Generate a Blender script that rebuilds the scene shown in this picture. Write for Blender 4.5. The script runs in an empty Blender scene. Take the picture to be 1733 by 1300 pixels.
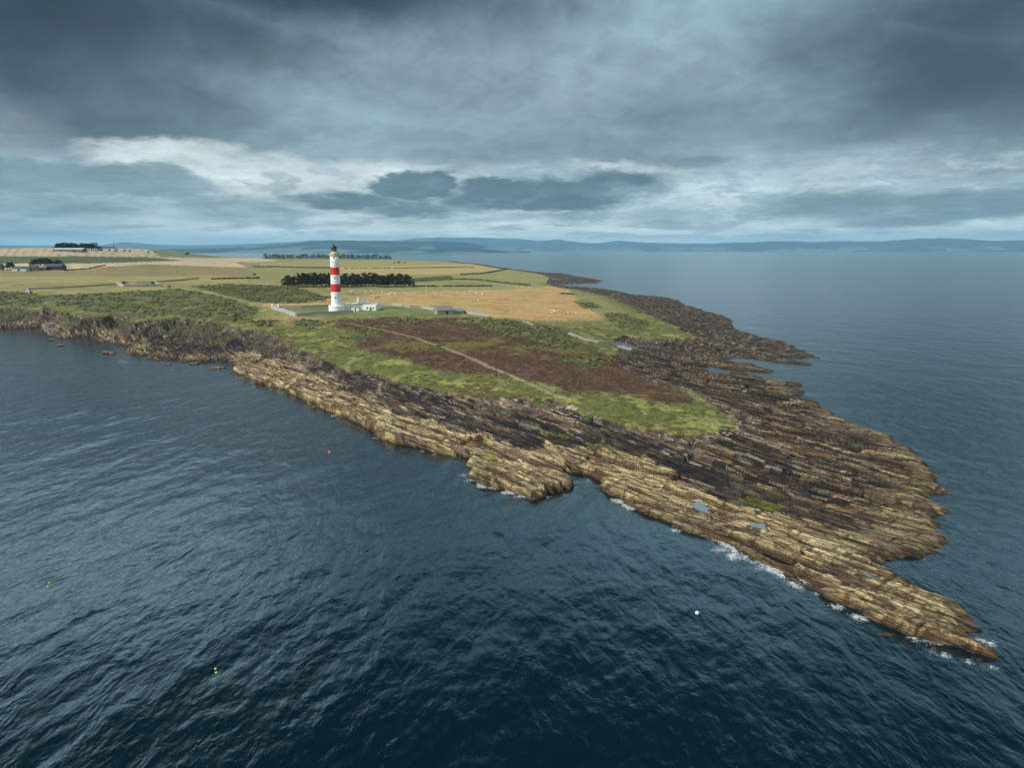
import bpy, bmesh, math, random, time
import numpy as np
from mathutils import Vector
_T0 = time.time()
def tick(s): print('[%.1fs] %s' % (time.time() - _T0, s))
random.seed(7)
C = bpy.context.scene.collection
R = math.radians

# ------------------------------------------------------------------ camera
CAM_H, FPX, PITCH, ROLL = 50.0, 1203.0, R(10.73), R(0.0)
cam_d = bpy.data.cameras.new('camera'); cam = bpy.data.objects.new('camera', cam_d); C.objects.link(cam)
cam.location = (0, 0, CAM_H); cam.rotation_euler = (R(90) - PITCH, ROLL, 0)
cam_d.sensor_width = 36.0; cam_d.lens = 36.0 * FPX / 1733.0
cam_d.clip_start = 1.0; cam_d.clip_end = 90000.0
S = bpy.context.scene
S.camera = cam

# ------------------------------------------------------------------ exposure
S.view_settings.view_transform = 'Standard'; S.view_settings.look = 'None'
S.view_settings.exposure = 0.0; S.view_settings.gamma = 1.0
S.cycles.use_denoising = True
S.cycles.max_bounces = 6; S.cycles.volume_bounces = 1; S.cycles.transparent_max_bounces = 8

def px2dir(px, py):
    u = (np.asarray(px, float) - 866.5) / FPX; v = (650.0 - np.asarray(py, float)) / FPX
    cp, sp = math.cos(PITCH), math.sin(PITCH)
    return u, cp + v * sp, -sp + v * cp
def px2w(px, py, z=0.0):
    x, y, k = px2dir(px, py); t = (z - CAM_H) / k
    return x * t, y * t
def w2px(x, y, z):
    cp, sp = math.cos(PITCH), math.sin(PITCH)
    dz = z - CAM_H; f = y * cp - dz * sp; up = y * sp + dz * cp
    f = np.maximum(f, 1e-3)
    return 866.5 + FPX * x / f, 650.0 - FPX * up / f
def s2l(c):
    c = np.asarray(c, float) / 255.0
    return np.where(c <= 0.04045, c / 12.92, ((c + 0.055) / 1.055) ** 2.4)

# ------------------------------------------------------------------ node helper
class NT:
    def __init__(s, tree): s.t = tree; s.n = tree.nodes; s.l = tree.links; s.n.clear()
    def node(s, typ, **kw):
        n = s.n.new(typ)
        for k, v in kw.items(): setattr(n, k, v)
        return n
    def put(s, sock, v):
        if v is None: return
        if isinstance(v, bpy.types.NodeSocket): s.l.new(v, sock)
        else:
            try: sock.default_value = v
            except Exception: sock.default_value = tuple(v) + (1.0,)
    def math(s, op, a, b=None, c=None, clamp=False):
        n = s.node('ShaderNodeMath', operation=op, use_clamp=clamp)
        s.put(n.inputs[0], a); s.put(n.inputs[1], b); s.put(n.inputs[2], c)
        return n.outputs[0]
    def vmath(s, op, a, b=None, out=0):
        n = s.node('ShaderNodeVectorMath', operation=op)
        s.put(n.inputs[0], a); s.put(n.inputs[1], b)
        return n.outputs[out]
    def comb(s, x, y, z=0.0):
        n = s.node('ShaderNodeCombineXYZ'); s.put(n.inputs[0], x); s.put(n.inputs[1], y); s.put(n.inputs[2], z)
        return n.outputs[0]
    def noise(s, vec, scale, detail=4.0, rough=0.5, dist=0.0, col=False):
        n = s.node('ShaderNodeTexNoise'); s.put(n.inputs['Vector'], vec)
        n.inputs['Scale'].default_value = scale; n.inputs['Detail'].default_value = detail
        n.inputs['Roughness'].default_value = rough; n.inputs['Distortion'].default_value = dist
        return n.outputs['Color'] if col else n.outputs['Fac']
    def rng(s, v, a, b, c=0.0, d=1.0, smooth=True):
        n = s.node('ShaderNodeMapRange', interpolation_type='SMOOTHSTEP' if smooth else 'LINEAR')
        s.put(n.inputs[0], v); s.put(n.inputs[1], a); s.put(n.inputs[2], b); s.put(n.inputs[3], c); s.put(n.inputs[4], d)
        return n.outputs[0]
    def mix(s, f, a, b, mode='MIX'):
        n = s.node('ShaderNodeMix', data_type='RGBA', blend_type=mode)
        s.put(n.inputs[0], f)
        for i, v in ((6, a), (7, b)):
            if isinstance(v, bpy.types.NodeSocket): s.l.new(v, n.inputs[i])
            else: n.inputs[i].default_value = (float(v[0]), float(v[1]), float(v[2]), 1.0)
        return n.outputs[2]
    def ramp(s, f, stops):
        n = s.node('ShaderNodeValToRGB'); s.put(n.inputs[0], f); e = n.color_ramp.elements
        while len(e) < len(stops): e.new(0.5)
        for i, (p, c) in enumerate(stops):
            e[i].position = p; e[i].color = (float(c[0]), float(c[1]), float(c[2]), 1.0)
        return n.outputs[0]

# ------------------------------------------------------------------ world: overcast sky
SUN_AZ, SUN_EL = -122.0, 42.0
W = bpy.data.worlds.new('World'); S.world = W; W.use_nodes = True
nt = NT(W.node_tree)
gen = nt.node('ShaderNodeTexCoord').outputs['Generated']
sep = nt.node('ShaderNodeSeparateXYZ'); nt.l.new(gen, sep.inputs[0])
DEG = 180.0 / math.pi
az = nt.math('MULTIPLY', nt.math('ARCTAN2', sep.outputs[0], sep.outputs[1]), DEG)
el = nt.math('MULTIPLY', nt.math('ARCSINE', sep.outputs[2]), DEG)
P = nt.comb(az, el)
sky = nt.node('ShaderNodeTexSky', sky_type='NISHITA'); sky.sun_disc = False
sky.sun_elevation = R(SUN_EL); sky.sun_rotation = R(SUN_AZ % 360)
sky.air_density = 1.0; sky.dust_density = 1.0
# noise in a space where clouds flatten and shrink towards the horizon
elp = nt.math('LOGARITHM', nt.math('ADD', nt.math('MAXIMUM', el, 0.0), 3.0), 2.718)
q = nt.comb(nt.math('DIVIDE', az, 9.0), nt.math('MULTIPLY', elp, 3.2), 3.7)
n_big = nt.noise(q, 0.55, 5.0, 0.5, 0.4)
n_mid = nt.noise(q, 1.3, 6.0, 0.58, 0.3)
n_fine = nt.noise(q, 3.5, 6.0, 0.6, 0.6)
wcol = nt.noise(q, 1.6, 9.0, 0.66, 0.0, col=True)
warp = nt.vmath('MULTIPLY', nt.vmath('SUBTRACT', wcol, (0.5, 0.5, 0.5)), (8.5, 3.0, 0.0))
Pw = nt.vmath('ADD', P, warp)
wcol2 = nt.noise(q, 1.0, 6.0, 0.58, 0.0, col=True)
warp2 = nt.vmath('MULTIPLY', nt.vmath('SUBTRACT', wcol2, (0.5, 0.5, 0.5)), (14.0, 4.0, 0.0))
Ps = nt.vmath('ADD', P, warp2)
K = lambda r, g, b, m=1.0: tuple(s2l((r, g, b)) * m)
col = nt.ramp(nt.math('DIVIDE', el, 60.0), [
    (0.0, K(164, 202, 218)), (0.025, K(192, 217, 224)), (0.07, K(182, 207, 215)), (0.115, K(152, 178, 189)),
    (0.17, K(138, 165, 176)), (0.30, K(140, 168, 179)), (0.325, K(164, 210, 228, 2.3)), (0.41, K(160, 208, 228, 1.8)), (0.495, K(40, 66, 80)), (0.58, K(14, 23, 30)), (0.88, K(14, 23, 30)), (1.0, K(120, 136, 144))])  # unseen band above the view brightened, then darkened higher up, to shape sea reflections
def dirazel(px, py):
    x, y, z = px2dir(px, py); L = math.sqrt(x * x + y * y + z * z)
    return math.degrees(math.atan2(x, y)), math.degrees(math.asin(z / L))
def ell(px, py, rx, ry, soft0, soft1, base=None, flat=None):
    a, e = dirazel(px, py); kx = 57.3 / FPX
    v = nt.vmath('SUBTRACT', Pw if base is None else base, (a, e, 0.0))
    v = nt.vmath('MULTIPLY', v, (1.0 / (rx * kx * math.cos(R(a)) ** 2), 1.0 / (ry * kx * math.cos(R(a))), 0.0))
    m = nt.rng(nt.vmath('LENGTH', v, out=1), soft1, soft0)
    return m
def layer(masks, c, f=1.0):
    global col
    m = masks[0]
    for k in masks[1:]: m = nt.math('MAXIMUM', m, k)
    if f != 1.0: m = nt.math('MULTIPLY', m, f)
    col = nt.mix(m, col, c)
low = nt.math('MULTIPLY', nt.rng(el, 0.2, 1.2), nt.rng(el, 8.0, 4.0))
cn = nt.noise(q, 2.3, 9.0, 0.62, 0.3)
# soft tonal structure of the big deck
col = nt.mix(nt.rng(n_big, 0.35, 0.7, 0.0, 0.45), col, nt.mix(0.5, col, K(70, 94, 106)))
layer([ell(870, 170, 420, 130, 0.0, 1.6, Ps)], K(152, 175, 184), 0.75)
layer([ell(90, 70, 430, 160, 0.35, 1.4, Ps), ell(500, -40, 500, 90, 0.2, 1.4, Ps), ell(300, 60, 300, 90, 0.2, 1.4, Ps)], K(24, 40, 50), 0.95)
layer([ell(150, 185, 260, 70, 0.1, 1.4, Ps)], K(74, 95, 107), 0.8)
layer([ell(1620, 120, 350, 150, 0.1, 1.5, Ps), ell(1700, 20, 300, 120, 0.1, 1.4, Ps)], K(40, 60, 72), 0.92)
layer([ell(1180, 190, 190, 40, 0.0, 1.6, Ps), ell(960, 240, 260, 40, 0.1, 1.5, Ps)], K(104, 128, 142), 0.65)
layer([ell(560, 150, 360, 90, 0.2, 1.5, Ps)], K(118, 142, 152), 0.5)
layer([ell(20, 230, 130, 60, 0.0, 1.4, Ps)], K(138, 150, 158), 0.6)
# bright gaps low in the west
layer([ell(290, 262, 140, 25, 0.5, 1.2), ell(430, 295, 190, 34, 0.5, 1.2), ell(600, 298, 150, 26, 0.4, 1.3), ell(1070, 282, 110, 12, 0.3, 1.4)], K(214, 227, 229), 0.95)
layer([ell(700, 385, 480, 24, 0.2, 1.5), ell(1000, 395, 300, 18, 0.2, 1.5), ell(640, 372, 200, 22, 0.2, 1.4)], K(212, 227, 230), 0.88)
layer([ell(1350, 290, 280, 30, 0.0, 1.5), ell(1420, 275, 90, 14, 0.2, 1.4)], K(176, 200, 208), 0.75)
col = nt.mix(nt.math('MULTIPLY', nt.rng(cn, 0.50, 0.60), nt.math('MULTIPLY', low, 0.65)), col, K(206, 222, 226))
# grey low clouds
layer([ell(150, 305, 260, 30, 0.72, 1.12), ell(60, 345, 200, 28, 0.3, 1.3)], K(112, 138, 150), 0.85)
layer([ell(80, 390, 200, 18, 0.2, 1.5)], K(104, 138, 158), 0.7)
layer([ell(420, 365, 170, 20, 0.3, 1.3), ell(360, 350, 90, 18, 0.3, 1.3)], K(132, 158, 170), 0.8)
layer([ell(720, 305, 50, 17, 0.72, 1.12), ell(690, 322, 70, 17, 0.72, 1.12), ell(900, 328, 165, 27, 0.72, 1.12), ell(1050, 310, 100, 24, 0.4, 1.25), ell(590, 340, 100, 14, 0.4, 1.25), ell(690, 352, 120, 14, 0.3, 1.3)], K(80, 107, 122), 0.95)
layer([ell(880, 262, 60, 22, 0.4, 1.3)], K(128, 153, 164), 0.8)
layer([ell(900, 345, 150, 13, 0.4, 1.3)], K(66, 93, 110), 0.6)
layer([ell(850, 372, 220, 9, 0.2, 1.4), ell(1120, 365, 160, 12, 0.2, 1.4)], K(136, 161, 172), 0.7)
layer([ell(1440, 345, 180, 30, 0.3, 1.3), ell(1660, 345, 200, 30, 0.4, 1.3), ell(1550, 370, 180, 16, 0.3, 1.3)], K(100, 126, 140), 0.85)
layer([ell(1680, 362, 120, 14, 0.2, 1.3)], K(80, 107, 124), 0.6)
layer([ell(1190, 268, 80, 16, 0.4, 1.3)], K(98, 123, 137), 0.7)
cn2 = nt.noise(nt.vmath('ADD', q, (3.1, 0.12, 1.7)), 1.9, 9.0, 0.62, 0.3)
col = nt.mix(nt.math('MULTIPLY', nt.rng(cn2, 0.50, 0.60), nt.math('MULTIPLY', low, 0.55)), col, K(116, 142, 156))
# unseen brighter break in the deck, added above the western edge for sea reflections
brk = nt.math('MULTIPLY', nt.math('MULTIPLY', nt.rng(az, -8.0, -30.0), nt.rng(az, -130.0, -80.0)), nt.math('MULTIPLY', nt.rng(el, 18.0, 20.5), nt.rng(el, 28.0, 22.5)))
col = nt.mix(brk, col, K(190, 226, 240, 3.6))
# billow detail
det = nt.math('MULTIPLY', nt.rng(n_mid, 0.3, 0.72, 0.80, 1.22, False), nt.rng(n_fine, 0.3, 0.7, 0.88, 1.12, False))
col = nt.mix(1.0, col, nt.comb(det, det, det), 'MULTIPLY')
# clouds overhead and behind the viewer stand in the sun's half of the sky and are brighter
back = nt.rng(sep.outputs[1], 0.15, -0.6)
over = nt.rng(el, 60.0, 84.0)
col = nt.mix(nt.math('MAXIMUM', back, over), col, nt.mix(n_mid, K(150, 164, 170), K(228, 236, 240, 1.0)))
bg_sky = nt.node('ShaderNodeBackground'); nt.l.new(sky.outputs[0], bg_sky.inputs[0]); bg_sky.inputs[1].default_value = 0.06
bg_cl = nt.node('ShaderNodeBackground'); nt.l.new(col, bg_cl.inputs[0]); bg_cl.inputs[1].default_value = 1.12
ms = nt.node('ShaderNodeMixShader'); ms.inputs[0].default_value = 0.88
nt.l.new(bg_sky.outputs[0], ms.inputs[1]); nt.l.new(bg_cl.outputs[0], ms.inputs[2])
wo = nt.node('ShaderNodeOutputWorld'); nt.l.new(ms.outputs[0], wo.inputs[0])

# ------------------------------------------------------------------ sun
sl = bpy.data.lights.new('sun', 'SUN'); sun = bpy.data.objects.new('sun', sl); C.objects.link(sun)
sl.energy = 4.0; sl.angle = R(6.0); sl.color = (1.0, 0.965, 0.92)
sd = Vector((math.sin(R(SUN_AZ)) * math.cos(R(SUN_EL)), math.cos(R(SUN_AZ)) * math.cos(R(SUN_EL)), math.sin(R(SUN_EL))))
sun.rotation_euler = sd.to_track_quat('Z', 'Y').to_euler()

# ------------------------------------------------------------------ numpy noise
def _h(ix, iy, seed):
    h = (ix.astype(np.uint32) * np.uint32(374761393) + iy.astype(np.uint32) * np.uint32(668265263) + np.uint32((seed * 974711 + 12345) & 0xffffffff))
    h = (h ^ (h >> np.uint32(13))) * np.uint32(1274126177)
    return h ^ (h >> np.uint32(16))
def pn(x, y, seed=0):
    x = np.asarray(x, np.float32); y = np.asarray(y, np.float32)
    fx0 = np.floor(x); fy0 = np.floor(y); ix = fx0.astype(np.int32); iy = fy0.astype(np.int32)
    fx = x - fx0; fy = y - fy0
    u = fx * fx * fx * (fx * (fx * 6 - 15) + 10); v = fy * fy * fy * (fy * (fy * 6 - 15) + 10)
    def g(dx, dy):
        a = (_h(ix + dx, iy + dy, seed) & np.uint32(1023)).astype(np.float32) * np.float32(2 * math.pi / 1024)
        return np.cos(a) * (fx - dx) + np.sin(a) * (fy - dy)
    a = g(0, 0); b = g(1, 0); c = g(0, 1); d = g(1, 1)
    return ((a + (b - a) * u) * (1 - v) + (c + (d - c) * u) * v) * 1.5
def fbm(x, y, o=4, seed=0, gain=0.5):
    r = 0; a = 1.0; t = 0
    for i in range(o):
        r = r + a * pn(x * 2.03 ** i, y * 2.03 ** i, seed + i * 17); t += a; a *= gain
    return r / t * 1.4
def ss(x, a, b):
    t = np.clip((x - a) / (b - a), 0, 1); return t * t * (3 - 2 * t)
def pip(px, py, poly):
    ins = np.zeros(px.shape, bool); n = len(poly)
    xs = [p[0] for p in poly]; ys = [p[1] for p in poly]
    bb = (px >= min(xs)) & (px <= max(xs)) & (py >= min(ys)) & (py <= max(ys))
    X = px[bb]; Y = py[bb]; I = np.zeros(X.shape, bool)
    for i in range(n):
        x1, y1 = poly[i]; x2, y2 = poly[(i + 1) % n]
        if y1 == y2: continue
        I ^= ((y1 > Y) != (y2 > Y)) & (X < (x2 - x1) * (Y - y1) / (y2 - y1) + x1)
    ins[bb] = I
    return ins
def segdist(x, y, pts, closed=False):
    d = np.full(x.shape, 1e12, np.float32); n = len(pts)
    for i in range(n if closed else n - 1):
        ax, ay = pts[i]; bx, by = pts[(i + 1) % n]
        dx, dy = bx - ax, by - ay; L = dx * dx + dy * dy + 1e-9
        t = np.clip(((x - ax) * dx + (y - ay) * dy) / L, 0, 1)
        ex = x - (ax + t * dx); ey = y - (ay + t * dy)
        np.minimum(d, ex * ex + ey * ey, out=d)
    return np.sqrt(d)

# ------------------------------------------------------------------ survey of the headland (outlines measured from the photograph)
COAST_SW = [(-420, 553), (-250, 556), (0, 557), (60, 556), (70, 563), (80, 572), (95, 573), (130, 572), (158, 570), (160, 578), (185, 582), (205, 583), (207, 596), (225, 603), (245, 603), (250, 614), (270, 610), (300, 612), (350, 613), (385, 612), (398, 617), (393, 630), (410, 634), (440, 648), (470, 658), (505, 673), (540, 690), (575, 702), (610, 722), (650, 742), (690, 755), (730, 762), (770, 772), (795, 778), (790, 797), (795, 806), (815, 818), (845, 826), (880, 838), (900, 842), (930, 838), (955, 832), (965, 822), (957, 812), (948, 802), (958, 797), (990, 806), (1025, 820), (1032, 830), (1030, 838), (1060, 855), (1100, 875), (1150, 895), (1200, 910), (1240, 925), (1280, 945), (1300, 962), (1340, 980), (1390, 1000), (1420, 1018), (1465, 1040), (1500, 1055), (1540, 1075), (1590, 1088), (1640, 1100), (1682, 1112)]
COAST_NE = [(1682, 1112), (1652, 1094), (1643, 1085), (1668, 1073), (1640, 1056), (1623, 1043), (1646, 1035), (1623, 1015), (1604, 1005), (1579, 999), (1547, 983), (1515, 970), (1490, 960), (1500, 953), (1525, 957), (1534, 949), (1556, 943), (1588, 936), (1601, 924), (1595, 917), (1598, 904), (1592, 895), (1582, 884), (1604, 869), (1592, 861), (1569, 855), (1563, 844), (1588, 844), (1590, 833), (1596, 822), (1593, 809), (1578, 800), (1567, 791), (1566, 783), (1546, 767), (1512, 747), (1493, 736), (1459, 726), (1448, 721), (1427, 713), (1406, 698), (1403, 693), (1390, 685), (1384, 675), (1350, 673), (1366, 666), (1363, 662), (1339, 657), (1376, 657), (1355, 649), (1329, 646), (1286, 637), (1260, 632), (1232, 630), (1205, 627), (1235, 626), (1321, 633), (1307, 625), (1286, 620), (1268, 614), (1240, 610), (1262, 608), (1300, 613), (1390, 619), (1340, 607), (1398, 608), (1368, 596), (1345, 585), (1342, 583), (1307, 573), (1252, 560), (1240, 540), (1229, 535), (1194, 525), (1162, 515), (1152, 508), (1133, 504), (1109, 501), (1072, 499), (1059, 495), (1032, 490), (1000, 486), (966, 485), (939, 482), (976, 480), (1014, 480), (1022, 475), (1006, 472), (982, 468), (950, 462), (929, 462), (900, 459), (865, 455), (833, 451), (806, 446), (780, 444)]
far_w = [px2w(x, y, 8.0) for x, y in [(762, 442), (707, 440), (665, 437.5), (560, 437), (440, 437)]] + [(-1500, 3900), (-2600, 4600), (-6000, 4600)]
CW_SW = [px2w(*p) for p in COAST_SW]; CW_NE = [px2w(*p) for p in COAST_NE]
CW = CW_SW + CW_NE[1:] + [tuple(map(float, p)) for p in far_w] + [(-6000.0, 330.0)]
POOLS = [[(1189, 622), (1205, 620), (1228, 625), (1234, 630), (1210, 629)], [(1236, 608), (1262, 606), (1270, 610), (1250, 613)], [(1262, 655), (1275, 655), (1298, 661), (1290, 664), (1270, 661)], [(1323, 604), (1342, 605), (1340, 608), (1325, 607)]]
# ground heights (px, py, z)
HC = [(1250, 715, 4.5), (1150, 745, 4.6), (1000, 700, 6.5), (850, 678, 7.0), (700, 652, 7.6), (560, 610, 8.6), (480, 580, 10), (430, 558, 10.5), (300, 540, 10.5), (100, 525, 10.5), (0, 520, 10.5), (-200, 520, 10),
      (570, 528, 13), (660, 528, 13), (490, 530, 13), (760, 531, 12), (880, 560, 11), (900, 610, 9.5), (1000, 630, 7.5), (1100, 660, 6), (1050, 585, 5.5), (1000, 545, 7.5), (1160, 560, 3.5), (1060, 505, 4), (935, 482, 5.5),
      (590, 488, 14), (700, 500, 12.5), (830, 500, 10), (300, 490, 14), (50, 480, 14.5), (200, 482, 15), (-200, 480, 14), (50, 458, 21), (-200, 458, 22), (400, 470, 16), (640, 450, 14), (450, 440, 13.5), (800, 455, 8), (560, 440.5, 12), (900, 468, 5),
      (250, 444, 27), (100, 436, 37), (0, 436, 37), (-200, 436, 36), (370, 444, 20), (1130, 640, 5), (1600, 900, 1), (1500, 960, 1), (1680, 1110, 1.0), (1400, 800, 2), (1200, 800, 3.5), (900, 760, 4.5), (640, 680, 6)]
HW = [px2w(a, b, c) + (c,) for a, b, c in HC]
def crest(px, py, r):
    x, y, k = px2dir(px, py); h = math.hypot(x, y)
    return (x / h * r, y / h * r, CAM_H + k / h * r)
CR = [(-200, 421, 1750), (0, 421, 1750), (110, 420.5, 1700), (190, 420.5, 1750), (232, 420.6, 1850), (268, 423.5, 1950), (340, 428.5, 2100), (372, 434.5, 2250), (408, 437, 2450)]
for p in CR:
    c = crest(*p); HW.append(c); HW.append((c[0] * 1.6, c[1] * 1.6, 12.0)); HW.append((c[0] * 2.4, c[1] * 2.4, 4.0))
for p in ((3600, -900), (3600, 0), (3000, 500), (3000, 1500), (1500, 900)): HW.append((p[1], p[0], 4.0))

_hw = np.array(HW); _hc = np.stack([np.degrees(np.arctan2(_hw[:, 0], _hw[:, 1])) / 12.0, np.log(np.hypot(_hw[:, 0], _hw[:, 1])) * 2.2], 1)
def _tps(d2): return 0.5 * d2 * np.log(d2 + 1e-9)
_n = len(_hw); _A = np.zeros((_n + 3, _n + 3))
_A[:_n, :_n] = _tps(((_hc[:, None] - _hc[None]) ** 2).sum(2)) + np.eye(_n) * 0.01
_A[:_n, _n] = 1; _A[:_n, _n + 1:] = _hc; _A[_n:, :_n] = _A[:_n, _n:].T
_w = np.linalg.solve(_A, np.concatenate([_hw[:, 2], np.zeros(3)]))

# ------------------------------------------------------------------ terrain grid (denser where it is nearer)
def steps(a, b, k): n = int(math.log(b / a) / k); return a * np.exp(np.linspace(0, math.log(b / a), n, endpoint=False))
RR = np.concatenate([steps(84, 330, 0.0024), steps(330, 900, 0.0042), steps(900, 5200, 0.011), [5200.0]])
AZ = np.radians(np.linspace(-45, 42, 1900))
nr, na = len(RR), len(AZ)
rg, ag = np.meshgrid(RR, AZ, indexing='ij')
GX = (rg * np.sin(ag)).astype(np.float32); GY = (rg * np.cos(ag)).astype(np.float32)
def upsample(rc, ac, Z):      # bilinear from a coarse (r, az) grid
    fi = np.interp(RR, rc, np.arange(len(rc))); fj = np.interp(AZ, ac, np.arange(len(ac)))
    i0 = np.clip(fi.astype(int), 0, len(rc) - 2); j0 = np.clip(fj.astype(int), 0, len(ac) - 2)
    a = (fi - i0)[:, None]; b = (fj - j0)[None]
    Z0 = Z[i0] * (1 - a) + Z[i0 + 1] * a
    return (Z0[:, j0] * (1 - b) + Z0[:, j0 + 1] * b).astype(np.float32)
rc = np.concatenate([RR[::2], RR[-1:]]); ac = np.concatenate([AZ[::2], AZ[-1:]])
r2, a2 = np.meshgrid(rc, ac, indexing='ij'); X2 = (r2 * np.sin(a2)).astype(np.float32); Y2 = (r2 * np.cos(a2)).astype(np.float32)
rq = np.concatenate([RR[::10], RR[-1:]]); aq = np.concatenate([AZ[::17], AZ[-1:]])
def base_h(x, y):
    sh = x.shape; c = np.stack([np.degrees(np.arctan2(x, y)).ravel() / 12.0, np.log(np.hypot(x, y)).ravel() * 2.2], 1)
    d2 = ((c[:, None] - _hc[None]) ** 2).sum(2)
    z = _tps(d2) @ _w[:_n] + _w[_n] + c @ _w[_n + 1:]
    return np.clip(z, 0.5, 56).reshape(sh)
r3, a3 = np.meshgrid(rq, aq, indexing='ij')
HB = upsample(rq, aq, base_h(r3 * np.sin(a3), r3 * np.cos(a3)))
tick('base height')
dsw = upsample(rc, ac, segdist(X2, Y2, [tuple(np.float32(v) for v in p) for p in CW_SW]))
dne = upsample(rc, ac, segdist(X2, Y2, [tuple(np.float32(v) for v in p) for p in CW_NE + [tuple(map(float, p)) for p in far_w]]))
DC = np.minimum(dsw, dne)
DC = np.where(pip(GX, GY, CW), DC, -DC)
tick('coast distance')
def ground_px(px, py):        # a photo point on the smooth ground -> world x, y
    z = 10.0
    for _ in range(25):
        x, y = px2w(px, py, z); z = 0.5 * z + 0.5 * float(base_h(np.array([[x]]), np.array([[y]]))[0, 0])
    return x, y
VEG = [(-420, 520), (-200, 524), (0, 519), (40, 521), (72, 527), (76, 515), (94, 526), (114, 528), (142, 538), (170, 537), (188, 531), (221, 533), (228, 546), (254, 541), (277, 541), (305, 536), (335, 541), (381, 546), (398, 553), (441, 558), (464, 563), (482, 581), (520, 594), (527, 604), (558, 614), (583, 622), (634, 632), (667, 647), (697, 652), (718, 655), (761, 667), (822, 674), (860, 674), (880, 668), (897, 678), (918, 686), (930, 674), (959, 681), (997, 706), (1025, 709), (1056, 715), (1087, 725), (1118, 728), (1137, 737), (1162, 742), (1196, 734), (1227, 726), (1255, 718), (1246, 706), (1221, 697), (1202, 681), (1181, 662), (1150, 653), (1103, 650), (1072, 631), (1050, 622), (1036, 604), (1046, 592), (1032, 584), (1036, 574), (1061, 567), (1100, 573), (1150, 574), (1191, 571), (1150, 558), (1128, 545), (1100, 535), (1080, 525), (1062, 517), (1040, 505), (1020, 500), (990, 492), (960, 487.5), (937, 484), (925, 478), (930, 470), (915, 464), (890, 460), (862, 456), (833, 452), (806, 447), (780, 445)]
VW = [ground_px(*p) for p in VEG] + [tuple(map(float, p)) for p in far_w] + [(-6000.0, 420.0)]
DV = upsample(rc, ac, segdist(X2, Y2, [tuple(np.float32(v) for v in p) for p in VW[:-2]]))
DV = np.where(pip(GX, GY, VW), DV, -DV)
tick('turf distance')

# ---- strata coordinates: strike runs down the headland, bending east on the far side
bend = ss(GX, -20, 90)
Sx = 0.78 * GX + 0.63 * GY + 0.0030 * np.clip(GY - 195, 0, 130) ** 2 * bend + 0.75 * np.clip(GY - 325, 0, None) * bend
Tx = 0.63 * GX - 0.78 * GY
Sx = Sx + 2.6 * fbm(Tx / 80, Sx / 60, 2, 11) + 0.35 * fbm(Tx / 14, Sx / 6, 3, 12)
far = ss(rg, 250, 700).astype(np.float32)
jag = 2.2 * fbm(Sx / 4.0, Tx / 16, 3, 21) + 1.0 * pn(Sx / 1.3, Tx / 7, 22) + far * 5 * fbm(Sx / 9, Tx / 40, 3, 23)
west = ss(-GX, 90, 150)                       # boulder-strewn western bay
jag = jag * (1 - 0.5 * west) + west * 3.5 * fbm(GX / 9, GY / 9, 4, 24)
dn = DC + jag
SWw = ss(dne - dsw, -14, 14)                  # 1 on the south-west shore
dvn = DV + 1.6 * fbm(GX / 9, GY / 9, 4, 31) + 11 * ss(GX, 60, 120) * ss(GY, 280, 380) * (fbm(GX / 24, GY / 30, 4, 33, 0.6) - 0.05) + 0.8 * fbm(Sx / 2.5, Tx / 8, 2, 32)
pool = np.zeros(GX.shape, bool)
PXr, PYr = w2px(GX, GY, 0.3)
POOLS = [[(sum(q[0] for q in p) / len(p) + (a - sum(q[0] for q in p) / len(p)) * 1.25, sum(q[1] for q in p) / len(p) + (b - sum(q[1] for q in p) / len(p)) * 1.5) for a, b in p] for p in POOLS]
for p in POOLS: pool |= pip(PXr + 4 * pn(GX / 4, GY / 4, 41), PYr + 1.2 * pn(GX / 4, GY / 4, 42), p)
f = np.clip(dn / (np.maximum(dn, 0) + np.maximum(-dvn, 0) + 0.05), 0, 1)
edge = 2.3 * SWw * (1 - 0.4 * ss(170 - rg, 0, 60)) * (1 - 0.6 * west) + (1.25 - 0.75 * ss(rg, 215, 270)) * (1 - SWw) + 0.4 * fbm(Tx / 25, Sx / 10, 2, 43)
cliff = ss(-GX, 60, 150)
hr = edge + (HB - 0.7 - edge) * (f ** (1.15 + 0.7 * cliff))
def rnd(ix, iy, seed): return (_h(ix, iy, seed) & np.uint32(4095)).astype(np.float32) / np.float32(4095)
def blocks(w, ln, seed, wob):                 # beds cut by cross joints: random step, crack width, id
    c = Sx / w + wob * fbm(Tx / (ln * 2.2), Sx / (w * 5), 2, seed); ib = np.floor(c).astype(np.int32); fb = c - ib
    d_ = Tx / ln * (0.7 + 0.6 * rnd(ib, ib * 0, seed + 1)) + 13.7 * rnd(ib, ib * 0 + 1, seed + 2); js = np.floor(d_).astype(np.int32); fs = d_ - js
    return rnd(ib, js, seed + 3), np.minimum(np.minimum(fb, 1 - fb) * w, np.minimum(fs, 1 - fs) * ln), rnd(ib, js, seed + 5), fb
b1, e1, k1, s1 = blocks(3.8, 26, 151, 0.25)
b2, e2, k2, s2 = blocks(1.5, 10, 161, 0.25)
b3, e3, k3, s3 = blocks(0.7, 4.5, 171, 0.2)
ampn = 0.45 + 0.9 * ss(fbm(Tx / 40, Sx / 14, 3, 51), -0.3, 0.5)
strat = 1.6 * (b1 - 0.5) + 1.15 * (b2 - 0.5) + 0.5 * (b3 - 0.5) - 0.5 * s1 - 0.25 * s2
crack = np.maximum(ss(e1, 0.45, 0.1), 0.6 * ss(e2, 0.35, 0.05))
joint = 1 - crack
strat = (strat - 0.45 * crack) * ampn
for _ in range(1):
    strat[1:-1] = 0.25 * strat[:-2] + 0.5 * strat[1:-1] + 0.25 * strat[2:]
    strat[:, 1:-1] = 0.25 * strat[:, :-2] + 0.5 * strat[:, 1:-1] + 0.25 * strat[:, 2:]
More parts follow.
